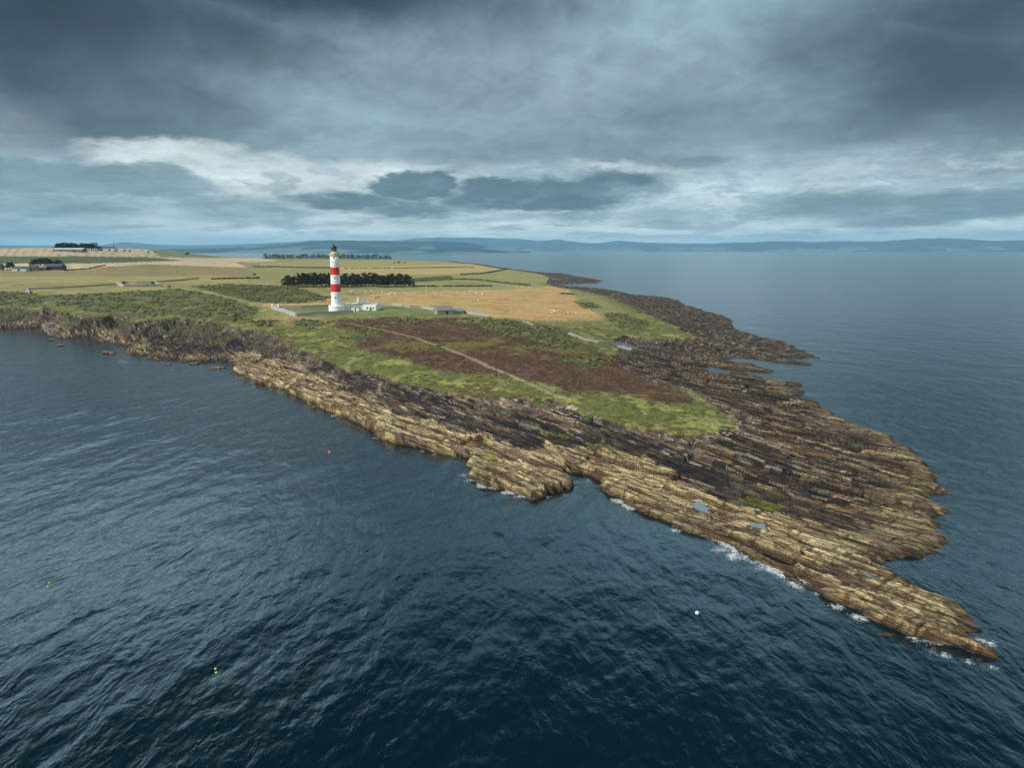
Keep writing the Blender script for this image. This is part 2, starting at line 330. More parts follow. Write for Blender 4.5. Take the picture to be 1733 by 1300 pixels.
bould = fbm(GX / 3.2, GY / 3.2, 4, 57, 0.6)
strat = strat * (1 - 0.75 * west) + west * 1.1 * bould + 0.2 * bould + cliff * 1.5 * fbm(GX / 14, GY / 14, 4, 58) * ss(f, 0.35, 0.8)
sboul = ss(-dvn, 14, 1) * ss(-dvn, -1, 1)
strat = strat + sboul * 0.4 * np.abs(fbm(GX / 2.4, GY / 2.4, 3, 59, 0.6))
hr = hr + strat * (ss(dn, -1, 3) * SWw + (0.35 + 0.65 * ss(dn, 2, 14)) * ss(dn, -1, 4) * (1 - SWw)) * (1 - 0.25 * far)
cw = 2.4 * SWw + 5 * west + 5.5 * (1 - SWw) + 6 * far
h_rock = -2.6 + (hr + 2.6) * ss(dn, -cw * 0.65, cw * 0.5)
h_rock = np.where(pool, np.minimum(h_rock, -0.35), h_rock)
rough_g = 0.28 * fbm(GX / 5, GY / 5, 4, 61) + 0.5 * fbm(GX / 22, GY / 22, 3, 62)
flatw = ss(rg, 380, 520)
h_veg = HB + rough_g * (1 - 0.75 * flatw) * (1 + 1.6 * cliff * (1 - flatw))
vegm = ss(dvn, -1.2, 0.6)
GZ = h_rock * (1 - vegm) + h_veg * vegm
GZ = np.where(DC < -1, np.minimum(GZ, h_rock), GZ)
POOLD = []
for p_, z_ in (([(1168, 853), (1185, 850), (1206, 866), (1196, 870), (1178, 862)], 1.6), ([(1260, 884), (1275, 884), (1297, 891), (1290, 895), (1270, 890)], 1.5), ([(1445, 962), (1470, 972), (1492, 985), (1480, 986), (1455, 974)], 0.9)):
    a_, b_ = w2px(GX, GY, z_); cx_ = sum(q[0] for q in p_) / len(p_); cy_ = sum(q[1] for q in p_) / len(p_)
    q_ = pip(a_ + 9 * pn(GX / 1.6, GY / 1.6, 45), b_ + 4 * pn(GX / 1.6, GY / 1.6, 46), p_); ring = pip(a_, b_, [(cx_ + (a - cx_) * 1.55, cy_ + (b - cy_) * 1.55) for a, b in p_]); GZ = np.where(ring, np.maximum(GZ, z_ + 0.06), GZ); GZ = np.where(q_, z_ - 0.15, GZ); POOLD.append(([(cx_ + (a - cx_) * 1.4, cy_ + (b - cy_) * 1.4) for a, b in p_], z_))
HAZE = 3.8e-5
tick('heights')

# ---- what the headland's smooth ground projects to: land cover outlines
PX, PY = w2px(GX, GY, HB)
jn = 1 - 0.7 * ss(rg, 380, 600)
jx = (11 * fbm(GX / 18, GY / 18, 5, 71, 0.7) + 7 * pn(GX / 1.5, GY / 1.5, 73)) * jn; jy = (5 * fbm(GX / 18, GY / 18, 5, 72, 0.7) + 4 * pn(GX / 1.5, GY / 1.5, 74)) * jn
HEATHER = [(560, 541), (640, 537), (780, 537), (900, 545), (960, 562), (1000, 590), (1080, 632), (1150, 657), (1185, 684), (1120, 682), (1050, 668), (960, 662), (930, 652), (880, 640), (810, 632), (740, 626), (680, 606), (620, 594), (590, 575), (600, 560), (560, 549)]
GOLD = [(585, 506), (640, 497), (700, 494), (860, 490), (930, 484), (962, 490), (985, 515), (1026, 541), (940, 543), (890, 541), (830, 535), (750, 525), (680, 516), (630, 514)]
GOLDW = [(440, 518), (455, 512), (560, 505), (560, 518), (480, 520)]
LAWN = [(462, 522), (560, 518), (640, 515), (690, 521), (745, 524), (800, 532), (740, 536), (600, 536), (505, 537)]
PALEG = [(590, 496), (600, 490), (860, 482), (930, 482), (860, 491), (700, 497)]
FIELDS = [  # outline, colour
    ([(-300, 418), (0, 418), (250, 418), (262, 424), (275, 436), (150, 436), (-300, 437)], (196, 176, 142), 1),
    ([(243, 418), (300, 420), (345, 426), (380, 437), (272, 435), (258, 424)], (128, 128, 82), 0),
    ([(-300, 434), (100, 433.5), (250, 435), (305, 441), (200, 445), (0, 447), (-300, 447)], (88, 98, 56), 0),
    ([(-300, 446), (0, 446), (150, 446), (250, 443), (310, 441), (262, 435), (350, 436.5), (440, 437), (470, 441), (440, 443.5), (395, 443), (418, 452), (380, 452), (300, 449), (250, 447), (180, 452), (105, 456), (-300, 454)], (206, 184, 144), 0),
    ([(105, 456), (250, 447.5), (300, 449.5), (420, 453), (480, 455), (505, 466), (420, 468), (300, 467), (0, 466), (-300, 466), (-300, 456)], (146, 132, 80), 0),
    ([(-300, 466), (0, 466), (300, 467), (420, 468), (420, 480), (250, 478), (-300, 476)], (162, 150, 88), 0),
    ([(440, 444), (560, 441), (700, 441), (780, 446), (640, 452), (440, 452)], (158, 148, 86), 0),
    ([(560, 453), (700, 449), (790, 446), (870, 457), (800, 463), (700, 465), (560, 462)], (184, 160, 102), 0),
    ([(420, 453), (560, 453), (560, 466), (440, 470)], (146, 142, 80), 0),
    ([(690, 466), (800, 463), (870, 457), (930, 465), (925, 478), (860, 482), (720, 484)], (150, 146, 84), 0),
    ([(80, 499), (200, 487), (280, 487), (260, 492), (120, 497)], (158, 150, 84), 0),
]
def reg(poly, k=1.0): return pip(PX + jx * k, PY + jy * k, poly)
GORSE = [[(-60, 492), (40, 494), (80, 500), (200, 494), (300, 489), (340, 494), (400, 508), (440, 522), (430, 548), (380, 546), (330, 540), (300, 534), (240, 538), (150, 528), (95, 515), (80, 510), (60, 520), (0, 516), (-60, 518)],
         [(325, 484), (380, 481), (450, 482), (500, 488), (556, 502), (550, 509), (480, 514), (430, 511), (380, 500)],
         [(760, 541), (850, 538), (890, 544), (955, 560), (985, 582), (965, 594), (900, 578), (830, 556)],
         [(1024, 530), (1060, 531), (1105, 549), (1090, 561), (1050, 556), (1030, 543)],
         [(968, 509), (1000, 512), (1024, 521), (990, 522)], [(560, 580), (600, 562), (625, 555), (648, 558), (640, 570), (600, 578)],
         [(655, 545), (690, 538), (720, 541), (690, 549)], [(730, 585), (760, 587), (750, 592), (725, 589)], [(960, 600), (1010, 605), (1030, 620), (990, 622), (950, 612)],
         [(420, 548), (462, 541), (470, 552), (430, 556)], [(690, 472), (760, 467), (770, 473), (700, 478)], [(500, 545), (530, 541), (560, 550), (520, 556)]]
PATHP = [(470, 528), (520, 541), (575, 546), (610, 551), (640, 557), (700, 571), (760, 592), (800, 607), (850, 630), (890, 648), (930, 664), (965, 676)]
PATHW = [ground_px(*p) for p in PATHP]
dpath = upsample(rc, ac, np.minimum(segdist(X2, Y2, PATHW), 99).astype(np.float32))
ALB = 1.0
def L(r, g, b): return s2l((r, g, b)).astype(np.float32) * ALB
def mixc(a, b, w): return a + (b - a) * w[..., None]
n_a = fbm(GX / 14, GY / 14, 4, 81); n_b = fbm(GX / 3.0, GY / 3.0, 4, 82, 0.65); n_c = fbm(GX / 45, GY / 45, 4, 83)
ones = np.ones(GX.shape + (1,), np.float32)
# turf
veg = ones * L(96, 99, 48)
veg = mixc(veg, L(64, 74, 34), ss(n_b + 0.7 * n_a, 0.0, 0.4))
veg = mixc(veg, L(138, 134, 66), ss(n_a - 0.6 * n_b, 0.05, 0.55))
veg = mixc(veg, L(136, 134, 84), ss(fbm(GX / 7, GY / 16, 4, 87, 0.6), 0.2, 0.5) * 0.7)
veg = mixc(veg, L(82, 66, 44), ss(n_c + 0.6 * n_b, 0.12, 0.5) * 0.75)
inl = ss(PY, 560, 530) * ss(DV, 3, 20)
fcol = ones * L(136, 128, 80); fcol = mixc(fcol, L(104, 104, 60), ss(n_a + 0.4 * n_b, 0, 0.45)); fcol = mixc(fcol, L(156, 138, 92), ss(n_c, 0, 0.4))
veg = mixc(veg, fcol, inl)
for poly, c, stripes in FIELDS:
    m = reg(poly, 0.12); cc = ones * (L(*c) * np.float32([0.80, 0.80, 0.84]))
    if stripes:
        st = ss(np.sin(PX * 0.42 + 0.3 * PY + 2 * n_c), -0.5, 0.6) * ss(fbm(PX / 40, PY / 8, 2, 85), -0.5, 0.2)
        cc = mixc(cc, L(150, 128, 100), st * 0.7)
    v = 1.0 + 0.2 * n_b + 0.3 * fbm(GX / 90, GY / 25, 4, 84) + 0.10 * np.sin((GX * 0.25 + GY * 0.97) / 4.5 + len(poly)) * ss(fbm(GX / 200, GY / 200, 2, 88), -0.1, 0.3)
    veg = np.where(m[..., None], cc * v[..., None], veg)
m = reg(PALEG, 0.6); veg = np.where(m[..., None], L(140, 134, 88) * (1 + 0.2 * n_b)[..., None], veg)
gcol = mixc(ones * L(180, 146, 94), L(156, 126, 78), ss(n_a + 0.4 * n_b, -0.1, 0.6)); gcol = mixc(gcol, L(160, 150, 98), ss(fbm(GX / 40, GY / 60, 3, 86), 0.05, 0.5) * 0.6)
for g in (GOLD, GOLDW): m = reg(g, 0.7); veg = np.where(m[..., None], gcol * (1 + 0.22 * fbm(GX / 80, GY / 20, 4, 89))[..., None], veg)
m = reg(LAWN, 0.25); veg = np.where(m[..., None], mixc(ones * L(100, 112, 60), L(122, 126, 74), ss(n_a, -0.2, 0.5)), veg)
hm = (pip(PX + 1.3 * jx + 14 * n_b, PY + 1.2 * jy + 6 * n_b, HEATHER)) & ~reg(LAWN, 0.25) & (n_a + 0.9 * n_b + 0.6 * n_c > -0.95)
hcol = mixc(ones * L(74, 52, 38), L(100, 74, 50), ss(n_b + 0.5 * n_a, -0.2, 0.5)); hcol = mixc(hcol, L(106, 100, 50), ss(n_c + 0.6 * n_a + 0.4 * n_b, 0.15, 0.55) * 0.7)
veg = np.where(hm[..., None], hcol, veg)
GOR = np.zeros(GX.shape, bool)
for g in GORSE: GOR |= reg(g, 1.2)
veg = np.where(GOR[..., None], mixc(ones * L(72, 78, 44), L(116, 114, 60), ss(n_b + 0.8 * n_a, -0.1, 0.5)), veg)
veg = mixc(veg, L(158, 146, 114), ss(dpath + 0.9 * n_b, 1.25, 0.3) * 0.65)
# rock
st1 = fbm(Sx / 1.3, Tx / 22, 4, 91, 0.65); st2 = fbm(Sx / 5, Tx / 60, 3, 92); st3 = pn(Sx / 0.55, Tx / 9, 93)
rock = ones * L(84, 68, 55)
def pick(k, lo, hi, c, w):
    global rock
    rock = mixc(rock, L(*c), (ss(k, lo - 0.03, lo + 0.01) * ss(k, hi + 0.03, hi - 0.01)) * w)
pick(k1, 0.0, 0.3, (44, 40, 38), 0.8); pick(k1, 0.55, 0.7, (104, 78, 64), 0.7); pick(k1, 0.8, 1.1, (146, 120, 84), 0.8)
pick(k2, 0.0, 0.34, (38, 35, 34), 0.75); pick(k2, 0.45, 0.6, (122, 92, 64), 0.75); pick(k2, 0.78, 0.92, (164, 142, 108), 0.75)
pick(k3, 0.0, 0.3, (36, 33, 32), 0.6); pick(k3, 0.6, 0.75, (146, 118, 82), 0.7); pick(k3, 0.86, 0.93, (182, 170, 150), 0.8)
rock = mixc(rock, L(28, 27, 28), crack * 0.6)
rock = mixc(rock, L(174, 164, 148), ss(fbm(Sx / 1.6, Tx / 6, 4, 95, 0.6), 0.38, 0.56) * 0.7 * (0.3 + 0.7 * ss(-dvn, 40, 8)))
khw = 10.5 + 3.5 * fbm(Tx / 30, Sx / 30, 3, 96) + 6 * ss(rg, 190, 120) + 4 * far
kn = fbm(Sx / 2.2, Tx / 10, 3, 97)
kh = mixc(ones * L(188, 166, 120), L(148, 128, 90), ss(kn, -0.1, 0.45)); kh = mixc(kh, L(202, 184, 142), ss(k2, 0.6, 0.75) * 0.8); kh = mixc(kh, L(112, 96, 68), ss(k3, 0.3, 0.15) * 0.7); kh = mixc(kh, L(50, 40, 30), np.clip(crack * 1.1, 0, 1) * 0.8)
kh = mixc(kh, L(76, 56, 38), ss(n_b + 0.6 * n_a + 0.35 * ss(rg, 150, 90), 0.3, 0.5) * 0.8)
kh = mixc(kh, L(100, 80, 70), ss(fbm(Sx / 3, Tx / 18, 3, 99), 0.32, 0.45) * 0.7)
blk = ss(dsw, khw - 2, khw + 3) * ss(dsw, khw + 24, khw + 10) * SWw
rock = mixc(rock, mixc(ones * L(33, 33, 36), L(66, 56, 52), ss(st1, 0, 0.5)), blk * 0.75 * ss(st2 + 0.5 * st1, 0.35, -0.1))
neb = ss(dne, 4, 12) * ss(dne, 90, 45) * (1 - SWw) * ss(st1 + 0.6 * st2, 0.25, -0.2)
rock = mixc(rock, mixc(ones * L(40, 36, 35), L(74, 60, 50), ss(st3, 0, 0.6)), neb * 0.68)
kw_sw = ss(dsw + 4 * kn + 4 * (k1 - 0.5) + 3 * (k2 - 0.5), khw + 0.6, khw - 0.6) * (1 - west * (0.35 + 0.65 * ss(n_a + bould, -0.15, 0.25)))
rock = mixc(rock, kh, np.maximum(kw_sw, 0))
kw_ne = ss(dne + 4 * kn + 3 * (k1 - 0.5), 6.0 + 10 * ss(rg, 190, 120), 2.5 + 4 * ss(rg, 190, 120)) * (0.75 + 0.25 * ss(rg, 260, 150))
rock = mixc(rock, kh * np.float32(0.8), kw_ne * (1 - kw_sw))
# western cliffs: pinkish broken stone
cz = fbm(GX / 5 + GZ * 0.5, GY / 5 - GZ * 0.8, 5, 103, 0.65); cz2 = fbm(GX / 2.2 + GZ * 0.9, GY / 2.2 - GZ * 1.2, 4, 104, 0.65)
pk = mixc(ones * L(80, 68, 60), L(36, 34, 34), ss(cz, -0.2, 0.2)); pk = mixc(pk, L(146, 138, 124), ss(cz2, 0.12, 0.4) * 0.75 * ss(cz, 0.2, -0.2)); pk = mixc(pk, L(96, 68, 60), ss(fbm(GX / 25, GY / 25, 3, 105), 0.2, 0.45) * 0.5); pk = mixc(pk, L(84, 88, 48), ss(n_a + 0.4 * n_b, -0.12, 0.15) * 0.9 * ss(f, 0.5, 0.72))
rock = mixc(rock, pk, cliff * ss(f, 0.5, 0.65) * 0.9)
# storm-beach boulders under the turf
bl = ss(fbm(GX / 1.7, GY / 1.7, 3, 101, 0.6), 0.0, 0.35)
rock = mixc(rock, mixc(ones * L(96, 82, 68), L(168, 158, 142), bl), sboul * ss(fbm(GX / 12, GY / 12, 3, 102), -0.1, 0.4) * 0.6)
# weed and wet rock along the water
wet = ss(GZ, 1.3, 0.3) * ss(dn, 9, 3)
rock = mixc(rock, mixc(ones * L(46, 36, 28), L(84, 62, 40), ss(n_b, -0.1, 0.5)), wet * 0.8)
# fresh green weed patches and shingle
for p, c in (([(1245, 850), (1275, 848), (1325, 866), (1345, 880), (1300, 876), (1262, 866)], (96, 96, 40)), ([(818, 754), (838, 757), (842, 763), (822, 761)], (128, 136, 52)), ([(915, 712), (960, 716), (965, 722), (920, 722)], (112, 118, 56)), ([(990, 730), (1020, 728), (1045, 742), (1010, 740)], (104, 116, 56))):
    q_ = pip(PXr + 16 * n_b, PYr + 8 * n_b, p) if p[0][1] > 800 else pip(PX + 12 * n_b, PY + 6 * n_b, p)
    rock = np.where((q_ & (k2 + 0.5 * n_b > 0.42))[..., None], L(*c) * (0.8 + 0.5 * n_b)[..., None], rock)
for p in ([(70, 534), (88, 533), (92, 537), (80, 541)], [(1030, 576), (1060, 573), (1082, 580), (1074, 586), (1044, 585)]):
    q_ = pip(PX, PY, p); rock = np.where(q_[..., None], L(118, 116, 108) * (1 + 0.1 * n_b)[..., None], rock)
COL = mixc(rock, veg, ss(dvn + 0.8 * n_b, -0.4, 0.5))
COL = np.clip(COL, 0.004, 0.8)
tick('colours')

def vattr_color(me, name, rgb):
    a = me.color_attributes.new(name, 'FLOAT_COLOR', 'POINT')
    v = np.ones((len(me.vertices), 4), np.float32); v[:, :3] = rgb; a.data.foreach_set('color', v.ravel())
def grid_mesh(name, X, Y, Z, keep_faces, smooth=None):
    n0, n1 = X.shape; idx = np.arange(n0 * n1).reshape(n0, n1)
    q = np.stack([idx[:-1, :-1], idx[1:, :-1], idx[1:, 1:], idx[:-1, 1:]], -1)[:, :, ::-1]
    q = q[keep_faces]; sm = None if smooth is None else smooth[keep_faces]
    used = np.zeros(n0 * n1, bool); used[q.ravel()] = True; remap = np.cumsum(used) - 1; q = remap[q]
    co = np.stack([X.ravel(), Y.ravel(), Z.ravel()], -1)[used].astype(np.float32)
    me = bpy.data.meshes.new(name); me.vertices.add(len(co)); me.vertices.foreach_set('co', co.ravel())
    me.loops.add(q.size); me.loops.foreach_set('vertex_index', q.ravel().astype(np.int32))
    me.polygons.add(len(q)); me.polygons.foreach_set('loop_start', np.arange(0, q.size, 4, dtype=np.int32))
    me.update(calc_edges=True)
    if sm is not None: me.polygons.foreach_set('use_smooth', sm)
    return me, used
deep = GZ < -1.8
keep = ~(deep[:-1, :-1] & deep[1:, :-1] & deep[1:, 1:] & deep[:-1, 1:])
soft = (vegm > 0.5)[:-1, :-1]
me, used = grid_mesh('ground', GX, GY, GZ, keep, soft)
vattr_color(me, 'tint', COL.reshape(-1, 3)[used])
vattr_color(me, 'strata', np.stack([Sx.ravel() / 100, Tx.ravel() / 100, (1 - vegm).ravel()], 1)[used])
terrain = bpy.data.objects.new('ground', me); C.objects.link(terrain); terrain['kind'] = 'structure'
tick('terrain mesh %d faces' % len(me.polygons))
def gz(x, y):
    r = math.hypot(x, y); a = math.atan2(x, y)
    i = min(max(float(np.interp(r, RR, np.arange(nr))), 0), nr - 1.001); j = min(max((a - AZ[0]) / (AZ[1] - AZ[0]), 0), na - 1.001)
    i0, j0 = int(i), int(j); u, v = i - i0, j - j0
    return float((GZ[i0, j0] * (1 - v) + GZ[i0, j0 + 1] * v) * (1 - u) + (GZ[i0 + 1, j0] * (1 - v) + GZ[i0 + 1, j0 + 1] * v) * u)
def at(px, py):               # photo point -> first place its line of sight meets the terrain
    x, y, k = px2dir(px, py); h = math.hypot(x, y); x /= h; y /= h; k /= h
    best = (1e9, 500.0); prev = 84.0
    for r in np.exp(np.linspace(math.log(84.0), math.log(5100.0), 900)):
        c = CAM_H + k * r - gz(x * r, y * r)
        if c <= 0:
            lo, hi = prev, r
            for _ in range(18):
                m_ = 0.5 * (lo + hi)
                if CAM_H + k * m_ - gz(x * m_, y * m_) > 0: lo = m_
                else: hi = m_
            best = (0, hi); break
        if c < best[0] and r < 3200: best = (c, r)
        prev = r
    r = best[1]; return Vector((x * r, y * r, gz(x * r, y * r)))

# ------------------------------------------------------------------ materials
def material(name, rough=0.8):
    m = bpy.data.materials.new(name); m.use_nodes = True; t = NT(m.node_tree)
    b = t.node('ShaderNodeBsdfPrincipled'); o = t.node('ShaderNodeOutputMaterial'); t.l.new(b.outputs[0], o.inputs[0])
    b.inputs['Roughness'].default_value = rough
    return m, t, b
def simple(name, c, rough=0.8, var=0.15, scale=2.0, metal=0.0):
    m, t, b = material(name, rough); tc = t.node('ShaderNodeTexCoord').outputs['Object']
    n = t.noise(tc, scale, 5.0, 0.6); c = s2l(c)
    t.l.new(t.mix(n, tuple(c * (1 - var)), tuple(np.minimum(c * (1 + var), 0.9))), b.inputs['Base Color'])
    b.inputs['Metallic'].default_value = metal
    return m
m_ter, t, b = material('ground', 0.9)
tc = t.node('ShaderNodeTexCoord').outputs['Object']
a = t.node('ShaderNodeAttribute'); a.attribute_name = 'tint'
rk = t.node('ShaderNodeAttribute'); rk.attribute_name = 'strata'
sp = t.node('ShaderNodeSeparateXYZ'); t.l.new(rk.outputs['Vector'], sp.inputs[0])
oz = t.node('ShaderNodeSeparateXYZ'); t.l.new(tc, oz.inputs[0])
sS = t.math('ADD', t.math('MULTIPLY', sp.outputs[0], 100.0), t.math('MULTIPLY', oz.outputs[2], 1.7))
sv = t.comb(sS, t.math('MULTIPLY', sp.outputs[1], 9.0), 0.0)
n1 = t.noise(tc, 1.6, 6.0, 0.65); n2 = t.noise(tc, 0.35, 4.0, 0.6); n3 = t.noise(tc, 0.8, 5.0, 0.7)
ns_ = t.noise(sv, 0.9, 7.0, 0.68, 0.4); ns2 = t.noise(sv, 3.2, 4.0, 0.6, 0.3)
mv = t.math('MULTIPLY', t.rng(n1, 0.3, 0.7, 0.50, 1.5, False), t.math('MULTIPLY', t.rng(n2, 0.3, 0.7, 0.8, 1.2, False), t.rng(n3, 0.3, 0.7, 0.75, 1.25, False)))
mr = t.math('MULTIPLY', t.rng(ns_, 0.32, 0.68, 0.36, 1.84, False), t.math('MULTIPLY', t.rng(ns2, 0.3, 0.7, 0.72, 1.3, False), t.rng(n1, 0.3, 0.7, 0.75, 1.25, False)))
def cracks(ks, kt, w):
    vo = t.node('ShaderNodeTexVoronoi', feature='DISTANCE_TO_EDGE'); vo.inputs['Scale'].default_value = 1.0
    wv = t.vmath('ADD', t.comb(t.math('MULTIPLY', sS, ks), t.math('MULTIPLY', sp.outputs[1], 100.0 * kt), 0.0), t.vmath('MULTIPLY', t.noise(tc, 0.9, 3.0, 0.6, col=True), (0.5, 0.5, 0.0)))
    t.l.new(wv, vo.inputs['Vector']); return t.rng(vo.outputs['Distance'], 0.0, w)
ck = t.math('MULTIPLY', t.rng(cracks(0.62, 0.2, 0.09), 0, 1, 0.36, 1.05, False), t.rng(cracks(1.7, 0.5, 0.13), 0, 1, 0.55, 1.0, False))
mr = t.math('MULTIPLY', mr, ck)
mul = t.math('ADD', t.math('MULTIPLY', mr, sp.outputs[2]), t.math('MULTIPLY', mv, t.math('SUBTRACT', 1.0, sp.outputs[2])))
t.l.new(t.mix(1.0, a.outputs[0], t.comb(mul, mul, mul), 'MULTIPLY'), b.inputs['Base Color'])
bp = t.node('ShaderNodeBump'); bp.inputs['Strength'].default_value = 0.7; bp.inputs['Distance'].default_value = 0.45
t.l.new(t.math('ADD', t.math('MULTIPLY', n1, 0.6), t.math('MULTIPLY', t.math('ADD', ns_, t.math('MULTIPLY', ck, 0.6)), sp.outputs[2])), bp.inputs['Height']); t.l.new(bp.outputs[0], b.inputs['Normal'])
b.inputs['Specular IOR Level'].default_value = 0.25
terrain.data.materials.append(m_ter)

# ------------------------------------------------------------------ sea
rs = np.concatenate([[0.5, 8, 20, 32, 42], steps(48, 260, 0.0045), steps(260, 1500, 0.009), steps(1500, 21500, 0.06), [21500.0]])
as_ = np.radians(np.concatenate([np.linspace(-180, -52, 40, endpoint=False), np.linspace(-52, 52, 1400), np.linspace(52, 180, 41)[1:]]))
r_, a_ = np.meshgrid(rs, as_, indexing='ij'); SX = (r_ * np.sin(a_)).astype(np.float32); SY = (r_ * np.cos(a_)).astype(np.float32)
front = (np.abs(a_) < R(52.5)) & (r_ > 46) & (r_ < 1500)
side = ss(SX + 0.62 * (SY - 100), 30, 110)          # north-east water beyond the point
def waves(cx, cy, seed):
    p = SX * cy - SY * cx; l = SX * cx + SY * cy; z = 0
    for lam, amp, st in ((14, 0.10, 3.2), (6.0, 0.06, 2.6), (2.9, 0.04, 2.0), (1.4, 0.025, 1.6)):
        sp = np.maximum(r_ * 0.0045 * (1 + ss(r_, 255, 265)), 0.15) * np.maximum(1, r_ * 0 + 1)
        z = z + amp * pn(p / lam + 0.5 * pn(p / 30, l / 30, seed + 9), l / (lam * st), seed) * ss(lam / sp, 1.5, 4.0); seed += 1
    return z
gust = 0.75 + 0.5 * ss(fbm(SX / 60, SY / 90, 3, 205), -0.4, 0.4)
SZ = (waves(0.40, 0.92, 201) * (1 - side) + 0.75 * waves(0.91, -0.41, 231) * side) * gust
SZ = np.where(front, SZ, 0)
foam = np.zeros(SX.shape, np.float32)
FO = [(800, 812, 2.2, 1), (815, 822, 2.5, 1), (835, 826, 2.4, 1), (860, 834, 2.2, 1), (885, 840, 1.8, 1), (785, 805, 2, .7), (1225, 932, 2.2, .9), (1240, 938, 2.6, 1.1), (1258, 942, 2.2, 1), (1275, 952, 1.6, 1), (1150, 897, 1.5, .7), (1285, 962, 1.6, .8), (1340, 988, 1.8, 1), (1350, 994, 1.3, .9), (1385, 1002, 1.4, 1), (1415, 1026, 1.5, .95), (1452, 1046, 1.6, .95), (1545, 1080, 1.2, .9), (1570, 1084, 1.5, .9), (1592, 1090, 1.2, .8), (1660, 1085, 1.3, 1), (1675, 1090, 1.2, 1), (1575, 1104, 1.0, .8), (1600, 1110, 1.1, .8), (1640, 1122, 1.1, .8), (1680, 1130, 1.0, .8), (205, 612, 3.5, 1), (213, 613, 3, 1), (292, 627, 2, .9), (407, 640, 2, .9), (425, 647, 2, .9), (460, 660, 2, .8), (530, 688, 1.8, .8), (565, 704, 1.6, .9), (635, 742, 1.5, .8), (715, 764, 1.3, .8), (735, 770, 1.3, .8), (75, 572, 2.5, .8), (955, 838, 1.2, .6), (930, 842, 1.4, .7)]
ns = fbm(SX / 2.5, SY / 2.5, 3, 210)
for px, py, rad, s in FO:
    x, y = px2w(px, py); d = np.hypot(SX - x, SY - y) / rad
    foam = np.maximum(foam, s * ss(d + 0.5 * ns, 1.5, 0.1))
mid = (r_ > 60) & (r_ < 520) & (np.abs(a_) < R(46))
dcs = np.full(SX.shape, 99, np.float32); dcs[mid] = segdist(SX[mid], SY[mid], CW_SW)
lap = ss(np.abs(dcs + 1.6 * ns), 3.2, 0.2) * 1.05 * ss(fbm(SX / 12, SY / 12, 3, 212), -0.15, 0.4) * (0.55 + 0.45 * ss(SX, -20, 20))
foam = np.maximum(foam, lap)
me, used = grid_mesh('sea', SX, SY, SZ, np.ones((len(rs) - 1, len(as_) - 1), bool), np.ones((len(rs) - 1, len(as_) - 1), bool))
vattr_color(me, 'foam', np.repeat(foam.reshape(-1, 1), 3, 1)[used])
sea = bpy.data.objects.new('sea', me); C.objects.link(sea); sea['kind'] = 'structure'
m_sea, t, b = material('sea_water', 0.07)
b.inputs['IOR'].default_value = 1.45
tc = t.node('ShaderNodeTexCoord').outputs['Object']
fo = t.node('ShaderNodeAttribute'); fo.attribute_name = 'foam'
def stretched(rot, sx, sy):
    mp = t.node('ShaderNodeMapping'); mp.inputs['Rotation'].default_value = (0, 0, rot); mp.inputs['Scale'].default_value = (sx, sy, 1); t.l.new(tc, mp.inputs[0]); return mp.outputs[0]
w1 = t.noise(stretched(R(20), 1.0, 0.5), 1.3, 4.0, 0.6, 0.5)
w2 = t.noise(stretched(R(-25), 1.0, 0.45), 0.27, 4.0, 0.55, 0.4)
w3 = t.noise(stretched(R(60), 1.0, 0.5), 0.06, 4.0, 0.6, 0.3)
hh = t.math('ADD', t.math('MULTIPLY', w1, 0.11), t.math('ADD', t.math('MULTIPLY', w2, 0.5), t.math('MULTIPLY', w3, 0.85)))
bp = t.node('ShaderNodeBump'); bp.inputs['Strength'].default_value = 0.6; bp.inputs['Distance'].default_value = 1.0
t.l.new(hh, bp.inputs['Height']); t.l.new(bp.outputs[0], b.inputs['Normal'])
nf = t.noise(tc, 2.2, 8.0, 0.78, 1.2)
ff = t.rng(t.math('ADD', fo.outputs['Fac'], t.math('MULTIPLY', t.math('SUBTRACT', nf, 0.5), 4.0)), 0.6, 1.3, 0.0, 0.85)
nl = t.noise(tc, 0.012, 3.0, 0.5)
body = t.mix(nl, (0.0006, 0.0075, 0.0125), (0.0009, 0.0125, 0.020))
t.l.new(t.mix(ff, body, (0.75, 0.78, 0.78)), b.inputs['Base Color'])
t.l.new(t.rng(ff, 0, 1, 0.14, 0.8), b.inputs['Roughness'])
sea.data.materials.append(m_sea)
M_POOL, t, b = material('pool_water', 0.05); b.inputs['IOR'].default_value = 1.33; b.inputs['Base Color'].default_value = (0.10, 0.105, 0.10, 1)
tick('sea')
